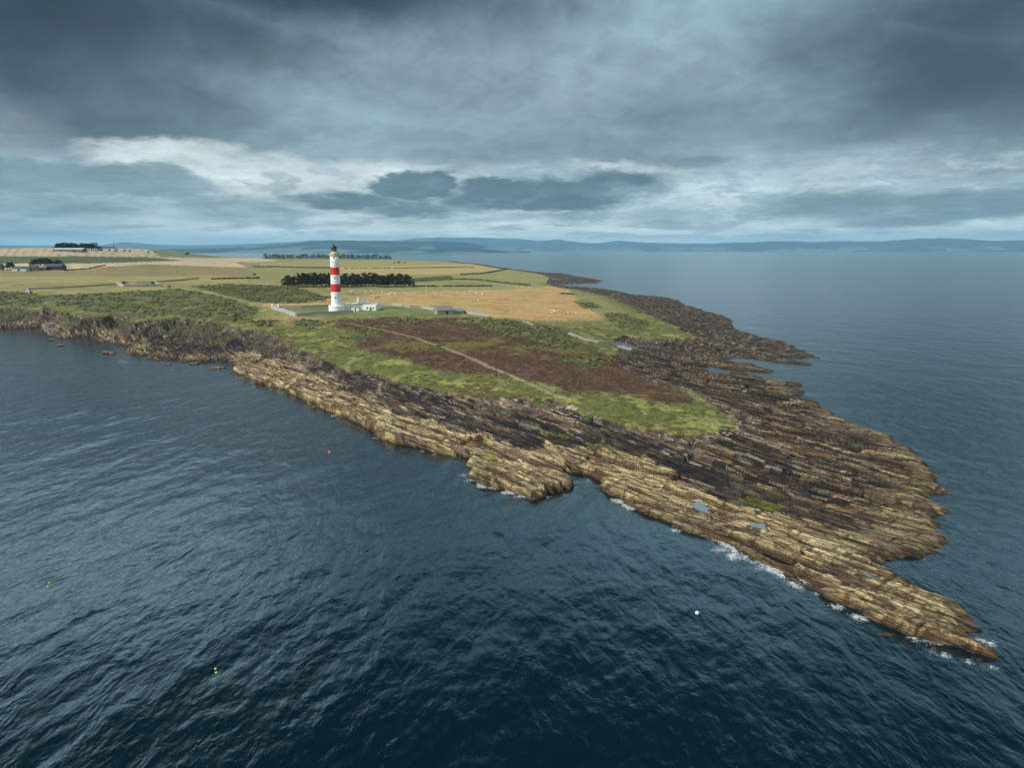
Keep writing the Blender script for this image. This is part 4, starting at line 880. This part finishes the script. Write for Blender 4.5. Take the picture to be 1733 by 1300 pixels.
# ------------------------------------------------------------------ hedges and gorse
def ico_np(sub):
    bm = bmesh.new(); bmesh.ops.create_icosphere(bm, subdivisions=sub, radius=1.0); v = np.array([q.co[:] for q in bm.verts], np.float32); f_ = np.array([[q.index for q in fc.verts] for fc in bm.faces], np.int32); bm.free(); return v, f_
def bush_cloud(name, spots, mat, sub=2, seed=5):
    bv, bf = ico_np(sub); rs_ = np.random.RandomState(seed); V = []; F = []; off = 0
    var = [bv * (1 + 0.45 * pn(bv[:, 0] * 1.7 + 9 * i, bv[:, 1] * 1.7 + 2 * bv[:, 2], 600 + i) + 0.25 * pn(bv[:, 0] * 4 + i, bv[:, 2] * 4 + bv[:, 1] * 3, 630 + i))[:, None] for i in range(6)]
    for (x, y, z, r, h) in spots:
        a_ = rs_.uniform(0, 6.28); v = var[rs_.randint(6)]; c_, s_ = math.cos(a_), math.sin(a_)
        V.append(np.stack([(v[:, 0] * c_ - v[:, 1] * s_) * r + x, (v[:, 0] * s_ + v[:, 1] * c_) * r + y, v[:, 2] * h + z + h * 0.25], 1)); F.append(bf + off); off += len(v)
    V = np.concatenate(V); F = np.concatenate(F); me_ = bpy.data.meshes.new(name); me_.vertices.add(len(V)); me_.vertices.foreach_set('co', V.astype(np.float32).ravel())
    me_.loops.add(F.size); me_.loops.foreach_set('vertex_index', F.ravel()); me_.polygons.add(len(F)); me_.polygons.foreach_set('loop_start', np.arange(0, F.size, 3, dtype=np.int32)); me_.update(calc_edges=True)
    o = bpy.data.objects.new(name, me_); C.objects.link(o); me_.materials.append(mat); return o
def hedge(pts, h, w, label, gap=0.0):
    W_ = [at(*p) for p in pts]; sp_ = []
    for a_, b_ in zip(W_[:-1], W_[1:]):
        n_ = max(2, int((b_ - a_).length / (w * 0.8)))
        for i in range(n_):
            if random.random() < gap: continue
            p = a_.lerp(b_, i / n_); r = w * random.uniform(0.6, 1.1); sp_.append((p.x + random.uniform(-.4, .4), p.y + random.uniform(-.4, .4), gz(p.x, p.y), r, h * random.uniform(0.5, 0.9)))
    o = bush_cloud('hedge', sp_, M['hedge'], 1 if len(sp_) > 60 else 2, len(sp_)); tag(o, label, 'hedge'); return o
hedge([(429, 452), (470, 452), (559, 453.8)], 3.0, 3.0, 'dark hedge crossing the far fields left of the tower')
hedge([(583, 454.3), (640, 454), (672, 454.2), (740, 453), (803, 452.5)], 1.8, 2.0, 'thin broken hedge crossing far fields right of the tower', 0.35)
hedge([(780, 465), (820, 463), (862, 456.3)], 2.4, 2.6, 'dark hedge climbing to the far shore on the right')
hedge([(772, 473), (808, 474.2), (833, 477), (860, 480), (897, 483.8)], 2.2, 2.2, 'dark hedge slanting down to the far right bay')
hedge([(700, 485), (760, 485), (833, 484.7)], 1.8, 1.8, 'low straight hedge extending right of the near pine belt', 0.15)
hedge([(360, 472.8), (400, 472), (440, 471.2)], 2.0, 1.8, 'dark hedge in the middle fields above the gorse', 0.1)
hedge([(110, 458), (150, 455), (178, 449)], 1.5, 1.6, 'thin hedge rising from the left farm to the stubble', 0.25)
hedge([(806, 447.5), (833, 452.4), (862, 456.5)], 3.0, 4.0, 'dark scrub line edging the far shore on the right')
hedge([(762, 442.8), (785, 445.5), (806, 447.3)], 2.5, 5.0, 'farthest scrub line edging the shore above the bay')
hedge([(952, 497.5), (960, 498), (972, 499)], 1.6, 1.8, 'short dark hedge fragment in the far right grass')

PATHD = [(a_[0] + (b_[0] - a_[0]) * k / 12, a_[1] + (b_[1] - a_[1]) * k / 12) for a_, b_ in zip(PATHW[:-1], PATHW[1:]) for k in range(12)]
def wp(poly_px): return [ground_px(*p) for p in poly_px]
def scatter(polys, per_m2, rmin, rmax, hf, seed, cond=None, maxn=9000):
    rs_ = np.random.RandomState(seed); out = []
    for poly in polys:
        w_ = wp(poly); xs = [p[0] for p in w_]; ys = [p[1] for p in w_]; n_ = int(min(maxn, per_m2 * (max(xs) - min(xs)) * (max(ys) - min(ys))))
        x = rs_.uniform(min(xs), max(xs), n_).astype(np.float32); y = rs_.uniform(min(ys), max(ys), n_).astype(np.float32)
        jx_ = 8 * fbm(x / 16, y / 16, 4, 71, 0.7); jy_ = 8 * fbm(x / 16, y / 16, 4, 72, 0.7)
        ok = pip(x + jx_, y + jy_, w_) & (fbm(x / 16, y / 16, 5, seed, 0.6) > -0.05)
        for xx, yy in zip(x[ok], y[ok]):
            z = gz(float(xx), float(yy)); r = rs_.uniform(rmin, rmax)
            if z > 2.2 and (cond is None or cond(min(math.hypot(float(xx) - a_, float(yy) - b_) for a_, b_ in PATHD))): out.append((float(xx), float(yy), z, r, r * hf * rs_.uniform(0.6, 1.2)))
    return out
go = bush_cloud('gorse', scatter(GORSE, 0.12, 0.5, 1.5, 0.55, 77, maxn=5200), M['gorse'], 2, 8); tag(go, 'dark green gorse scrub covering the slopes around the headland', 'gorse', kind='stuff')
he = bush_cloud('heather', scatter([HEATHER], 0.3, 0.2, 0.5, 0.55, 78, lambda q: q > 2.2, maxn=12000), M['heather'], 1, 9); tag(he, 'dark brown heather covering the middle of the headland', 'heather', kind='stuff')

# ------------------------------------------------------------------ sheep
def bake(o):                       # apply modifiers without operators
    dg = bpy.context.evaluated_depsgraph_get(); me_ = bpy.data.meshes.new_from_object(o.evaluated_get(dg)); nm = o.data.name; o.modifiers.clear(); o.data = me_; me_.name = nm
    me_.polygons.foreach_set('use_smooth', [True] * len(me_.polygons))
def skin_obj(name, pts, edges, mat, parent, levels=2, root=0):
    me_ = bpy.data.meshes.new(name); me_.from_pydata([p[:3] for p in pts], edges, []); o = bpy.data.objects.new(name, me_); C.objects.link(o); o.parent = parent
    o.modifiers.new('skin', 'SKIN')
    for i, p in enumerate(pts): me_.skin_vertices[0].data[i].radius = (p[3], p[4] if len(p) > 4 else p[3])
    me_.skin_vertices[0].data[root].use_root = True
    sm_ = o.modifiers.new('sub', 'SUBSURF'); sm_.levels = levels; sm_.render_levels = levels; me_.materials.append(mat)
    return o
spp = bpy.data.objects.new('sheep', None); C.objects.link(spp)
SP = [(-0.5, 0, .66, .24), (-0.2, 0, .70, .31), (0.2, 0, .70, .30), (0.42, 0, .72, .22), (0.62, 0, .62, .12), (0.80, 0, .40, .10), (0.92, 0, .22, .06), (-0.64, 0, .55, .07), (0.60, .17, .62, .035), (0.60, -.17, .62, .035),
      (-.46, .17, .36, .075), (-.42, .17, .02, .05), (-.46, -.17, .36, .075), (-.42, -.17, .02, .05), (.38, .15, .36, .07), (.37, .15, .02, .045), (.38, -.15, .36, .07), (.37, -.15, .02, .045)]
sbod = skin_obj('body', SP, [(0, 1), (1, 2), (2, 3), (3, 4), (4, 5), (5, 6), (0, 7), (4, 8), (4, 9), (0, 10), (10, 11), (0, 12), (12, 13), (3, 14), (14, 15), (3, 16), (16, 17)], M['fleece'], spp, 1, 1); bake(sbod)
random.seed(33); used_sp = [False]
def sheep(px_, py_, label, group):
    o = spp if not used_sp[0] else copy_tree(spp); used_sp[0] = True
    p = at(px_, py_); o.location = p; o.rotation_euler = (0, 0, random.uniform(0, 6.28)); s_ = random.uniform(1.0, 1.25); o.scale = (s_,) * 3; tag(o, label, 'sheep', group)
for px_, py_ in [(599 + random.gauss(0, 5), 494 + random.uniform(-1, 1)) for _ in range(6)] + [(random.uniform(605, 650), random.uniform(492, 498)) for _ in range(7)] + [(random.uniform(655, 700), random.uniform(496, 500)) for _ in range(14)] + [(random.uniform(700, 770), random.uniform(494, 500)) for _ in range(12)] + [(random.uniform(770, 845), random.uniform(494.5, 501)) for _ in range(18)] + [(809, 509.5)]:
    sheep(px_, py_, 'tiny white sheep grazing in the upper part of the orange field', 'sheep in the upper orange field')
for px_, py_ in [(860 + 5 * k + random.uniform(-2, 2), 486.6 + 0.5 * random.random()) for k in range(9)]:
    sheep(px_, py_, 'tiny white sheep grazing along the far right field edge', 'sheep along the far field edge')
for px_, py_ in [(932, 526), (936, 527), (939, 528.5), (945, 526.8), (950, 528), (961, 530), (963, 530.6), (974, 531), (975.5, 530.2), (934, 530)]:
    sheep(px_, py_, 'white sheep in the small flock near the right corner of the orange field', 'sheep near the right field corner')

# ------------------------------------------------------------------ two walkers
def person(px_, py_, rz, label, jacket):
    t_ = thing('person', at(px_, py_), label, 'person', R(rz)); pts = []; ed = []
    def P(x, y, z, r, link=None, r2=None):
        pts.append((x, y, z, r, r2 or r)); i = len(pts) - 1
        if link is not None: ed.append((link, i))
        return i
    pel = P(0, 0, .95, .15, None, .12); ch = P(0, 0.01, 1.2, .155, pel, .12); up = P(0, 0.02, 1.40, .15, ch, .11); nk = P(0, 0, 1.52, .055, up); h1 = P(0, -.02, 1.62, .078, nk, .095); h2 = P(0, -.015, 1.72, .068, h1, .085)
    P(0, -.125, 1.625, .018, h1)                                               # nose
    for s in (-1, 1):
        P(s * .095, 0, 1.63, .018, h1)                                          # ear
        hp = P(s * .1, 0, .88, .105, pel); kn_ = P(s * .11, -.03, .48, .07, hp); an = P(s * .115, .02, .09, .045, kn_); P(s * .12, -.16, .035, .04, an)
        sh_ = P(s * .19, .02, 1.40, .068, up); eb = P(s * .26, .05, 1.12, .05, sh_); wr = P(s * .27, -.08, .90, .034, eb); pm = P(s * .272, -.12, .83, .036, wr)
        for k, (dx, ln) in enumerate(((-.03, .085), (-.01, .1), (.012, .095), (.032, .075))):
            f1 = P(s * .272 + dx, -.145, .83 - ln * .5, .0095, pm); P(s * .272 + dx, -.135, .83 - ln, .008, f1)
        f1 = P(s * .235, -.15, .85, .011, wr); P(s * .228, -.175, .815, .009, f1)
    body = skin_obj('body', pts, ed, M['skin'], t_, 1, pel); bake(body)
    jk = skin_obj('jacket', [(0, 0, .84, .185, .15), (0, 0, 1.05, .18, .145), (0, .015, 1.25, .185, .145), (0, .02, 1.42, .175, .13), (0, .01, 1.49, .085)] + [q for s in (-1, 1) for q in ((s * .2, .02, 1.41, .09), (s * .265, .05, 1.12, .07), (s * .272, -.07, .92, .052))],
                  [(0, 1), (1, 2), (2, 3), (3, 4), (3, 5), (5, 6), (6, 7), (3, 8), (8, 9), (9, 10)], jacket, t_, 2, 0); bake(jk)
    tr = skin_obj('trousers', [(0, 0, .93, .165, .135)] + [q for s in (-1, 1) for q in ((s * .1, 0, .82, .12), (s * .11, -.03, .48, .088), (s * .115, .02, .1, .07))], [(0, 1), (1, 2), (2, 3), (0, 4), (4, 5), (5, 6)], M['trouser'], t_, 2, 0); bake(tr)
    bt = MB()
    for s in (-1, 1): bt.box((s * .12, -.07, 0.0), (.11, .29, .11), top=0.8)
    bt.build('boots', M['dark'], t_)
    hr_ = skin_obj('hair', [(0, .03, 1.70, .09, .1), (0, .01, 1.76, .075, .085), (0, .06, 1.62, .065)], [(0, 1), (0, 2)], M['hairm'], t_, 2, 0); bake(hr_)
    fc = MB()
    for s in (-1, 1): fc.box((s * .033, -.108, 1.65), (.022, .02, .014))
    fc.box((0, -.106, 1.565), (.05, .02, .01)); fc.build('eyes_and_mouth', M['dark'], t_)
    return t_
person(1144.5, 741, 40, 'person in a yellow jacket standing at the turf edge', M['yellow'])
person(1150, 741.5, -20, 'person in a navy jacket standing beside the yellow one', M['navy'])

# ------------------------------------------------------------------ buoys
def buoy(px_, py_, r, mat, label, tall=1.0):
    x, y = px2w(px_, py_, 0.1); t_ = thing('buoy', (x, y, 0.0), label, 'buoy', random.uniform(0, 6)); t_.rotation_euler = (random.uniform(-.2, .2), random.uniform(-.2, .2), 0)
    MB().lathe([(r * math.sin(a_) * 1.0, r * (0.35 - math.cos(a_) * tall)) for a_ in np.linspace(0.15, math.pi - 0.12, 10)], 16).build('float', mat, t_, True)
    MB().tube((0, 0, r * (0.3 + tall)), (0, 0, r * (0.7 + tall)), r * 0.14, r * 0.1, 6).build('eye', M['dark'], t_)
buoy(558, 766, 0.36, M['orange'], 'small orange buoy floating off the left shore'); buoy(1180, 1038, 0.27, M['white'], 'white round buoy floating below the rocky point')
buoy(364.5, 1132, 0.13, M['yplastic'], 'upper yellow float of the pair near the bottom'); buoy(366, 1138.5, 0.13, M['yplastic'], 'lower yellow float of the pair near the bottom')
buoy(83, 986.5, 0.13, M['yplastic'], 'upper yellow float of the pair at the left'); buoy(80.5, 993, 0.13, M['yplastic'], 'lower yellow float of the pair at the left')

# ------------------------------------------------------------------ loose rocks
def rock(px_, py_, rx, ry, rz_, label, seed, mat, name='sea_rock', z=None, cat='rock', group=None):
    if z is None: p = at(px_, py_)
    else: x, y = px2w(px_, py_, z); p = Vector((x, y, z))
    bm = rock_blob(seed, 4, 0.35 if mat is M['boulder'] else 0.6); bmesh.ops.scale(bm, vec=(rx, ry, rz_), verts=bm.verts); me_ = bpy.data.meshes.new(name); bm.to_mesh(me_); bm.free(); me_.materials.append(mat)
    o = bpy.data.objects.new(name, me_); C.objects.link(o); o.location = p; o.rotation_euler = (0, 0, random.uniform(-.5, .5)); tag(o, label, cat, group)
for i, (a_, b_, rx, lb) in enumerate(((184, 597.5, 3.2, 'brown rock standing in the water off the left bay'), (101, 585, 2.2, 'small dark rock nearest the left edge of the bay'), (209, 612.5, 1.6, 'wave washed rock ringed with white foam'), (369, 623, 2.6, 'low brown rock before the tan shore ledge'), (330, 615.5, 2.2, 'flat dark rock close under the boulder shore'), (284, 617.5, 1.6, 'tiny rock beside the boulder shore'), (86, 576, 2.2, 'rock at the mouth of the small beach'))):
    rock(a_, b_, rx, rx * 0.8, rx * 0.26, lb, 700 + i, M['rock'], z=-0.05)
for i, (a_, b_, rx, lb) in enumerate(((1500, 1076, .9, 'awash'), (1648, 1103, 1.0, 'awash'), (1578, 1100, .7, 'awash'), (1655, 1118, .6, 'awash'))):
    rock(a_, b_, rx * 1.1, rx * 0.6, rx * 0.34, ('small awash rock below the tan ledge', 'dark awash rock at the very tip of the point', 'awash rock in the foam before the tip', 'outermost awash rock beyond the tip')[i], 720 + i, M['wetrock'], z=-0.12)
random.seed(44)
for i in range(70):
    e_ = random.choice([(1087, 725, 1137, 737), (1162, 742, 1196, 734), (1196, 734, 1227, 726), (1227, 726, 1255, 718), (1255, 718, 1221, 697), (1202, 681, 1150, 653), (959, 681, 1025, 709), (697, 652, 820, 674), (560, 615, 697, 652)])
    u_ = random.random(); a_ = e_[0] + (e_[2] - e_[0]) * u_ + random.uniform(-3, 14); b_ = e_[1] + (e_[3] - e_[1]) * u_ + random.uniform(1, 12)
    r_k = random.uniform(0.25, 0.7); rock(a_, b_, r_k * 1.2, r_k, r_k * 0.7, 'pale storm beach boulder lying along the edge of the turf', 740 + i % 9, M['boulder'], 'boulder', group='pale boulders along the turf edge')

# rock pools left on the ledges
for p_, z_ in POOLD:
    w_ = [px2w(a_, b_, z_) for a_, b_ in p_]; me_ = bpy.data.meshes.new('rock_pool'); me_.from_pydata([(a_, b_, z_) for a_, b_ in w_], [], [tuple(range(len(w_)))]); o = bpy.data.objects.new('rock_pool', me_); C.objects.link(o); o['kind'] = 'structure'
    if me_.polygons[0].normal.z < 0: me_.flip_normals()
    me_.materials.append(M_POOL)

# ------------------------------------------------------------------ far shore: hills
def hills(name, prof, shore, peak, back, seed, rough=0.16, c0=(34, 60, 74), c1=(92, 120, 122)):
    azs = [(math.degrees(math.atan2(*px2dir(a_, b_)[:2])), px2dir(a_, b_)) for a_, b_ in prof]
    A_ = np.radians(np.linspace(azs[0][0], azs[-1][0], 420)); tan_ = [(d[2] / math.hypot(d[0], d[1])) * 1.12 for _, d in azs]
    H_ = CAM_H + np.interp(np.degrees(A_), [q[0] for q in azs], tan_) * peak
    rr = np.concatenate([np.linspace(shore, peak, 26), np.linspace(peak, back, 10)[1:]]); r_, a_ = np.meshgrid(rr, A_, indexing='ij')
    X = r_ * np.sin(a_); Y = r_ * np.cos(a_); u = np.where(r_ < peak, (r_ - shore) / (peak - shore), 1 - 0.8 * (r_ - peak) / (back - peak))
    ends = ss(np.arange(420.0), 0, 12) * ss(np.arange(420.0), 419, 407)
    n_ = fbm(X / 1400, Y / 1400, 5, seed); n2_ = fbm(X / 420, Y / 420, 3, seed + 5)
    Z = np.maximum(H_, 4)[None] * np.clip(u, 0, 1) ** 1.25 * (1 + rough * 2.2 * n_ * np.clip(1 - np.abs(u - 0.45) * 2, 0, 1)) * (1 + 0.05 * n2_) - 6 + 6 * ss(u, 0, .06); Z = Z * ends[None] - (1 - ends[None]) * 3
    Z = np.maximum(Z, -3)
    me_, us = grid_mesh(name, X.astype(np.float32), Y.astype(np.float32), Z.astype(np.float32), np.ones((len(rr) - 1, 419), bool), np.ones((len(rr) - 1, 419), bool))
    o = bpy.data.objects.new(name, me_); C.objects.link(o); o['kind'] = 'structure'
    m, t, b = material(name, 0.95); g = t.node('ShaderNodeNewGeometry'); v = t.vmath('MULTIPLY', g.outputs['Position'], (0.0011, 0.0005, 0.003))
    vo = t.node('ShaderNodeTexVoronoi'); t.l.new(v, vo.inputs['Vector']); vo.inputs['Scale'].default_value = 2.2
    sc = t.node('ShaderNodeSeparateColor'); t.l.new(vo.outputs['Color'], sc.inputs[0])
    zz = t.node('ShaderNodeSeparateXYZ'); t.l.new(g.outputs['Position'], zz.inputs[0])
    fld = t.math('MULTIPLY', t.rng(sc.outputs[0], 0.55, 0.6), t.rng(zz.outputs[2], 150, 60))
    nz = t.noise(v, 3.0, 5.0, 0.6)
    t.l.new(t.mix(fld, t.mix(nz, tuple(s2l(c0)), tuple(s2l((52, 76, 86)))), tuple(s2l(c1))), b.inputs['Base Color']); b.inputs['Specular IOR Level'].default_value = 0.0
    me_.materials.append(m)
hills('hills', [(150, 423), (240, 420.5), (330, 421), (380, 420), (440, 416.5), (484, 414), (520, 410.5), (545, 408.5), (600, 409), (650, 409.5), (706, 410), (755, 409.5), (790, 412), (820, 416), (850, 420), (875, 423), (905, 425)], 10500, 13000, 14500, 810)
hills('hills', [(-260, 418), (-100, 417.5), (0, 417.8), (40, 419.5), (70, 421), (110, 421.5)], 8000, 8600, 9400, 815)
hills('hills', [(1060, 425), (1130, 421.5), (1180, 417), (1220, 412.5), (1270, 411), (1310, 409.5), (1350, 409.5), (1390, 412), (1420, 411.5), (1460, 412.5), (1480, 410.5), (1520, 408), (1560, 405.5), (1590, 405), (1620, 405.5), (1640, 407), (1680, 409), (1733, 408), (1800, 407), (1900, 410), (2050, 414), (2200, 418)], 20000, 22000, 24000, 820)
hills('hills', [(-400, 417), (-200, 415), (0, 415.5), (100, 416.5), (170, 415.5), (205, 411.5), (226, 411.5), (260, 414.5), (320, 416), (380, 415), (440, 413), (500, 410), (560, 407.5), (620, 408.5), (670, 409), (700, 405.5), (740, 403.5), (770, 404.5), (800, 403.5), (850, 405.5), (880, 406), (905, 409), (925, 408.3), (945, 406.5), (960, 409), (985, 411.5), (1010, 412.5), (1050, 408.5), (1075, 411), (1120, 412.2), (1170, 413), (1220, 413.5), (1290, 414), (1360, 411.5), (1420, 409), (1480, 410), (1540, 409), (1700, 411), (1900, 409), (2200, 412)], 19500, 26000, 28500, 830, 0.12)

# ------------------------------------------------------------------ haze over the firth
hz = MB().box((0, 0, -5.0), (62000, 62000, 505.0)); m_haze = bpy.data.materials.new('haze'); m_haze.use_nodes = True
t = NT(m_haze.node_tree); pv = t.node('ShaderNodeVolumePrincipled'); pv.inputs['Color'].default_value = (0.42, 0.76, 1.0, 1); pv.inputs['Density'].default_value = HAZE; pv.inputs['Anisotropy'].default_value = 0.0
o_ = t.node('ShaderNodeOutputMaterial'); t.l.new(pv.outputs[0], o_.inputs['Volume'])
ho = hz.build('haze', m_haze); ho['kind'] = 'stuff'; ho['label'] = 'pale blue haze softening the far hills'; ho['category'] = 'haze'
tick('objects')
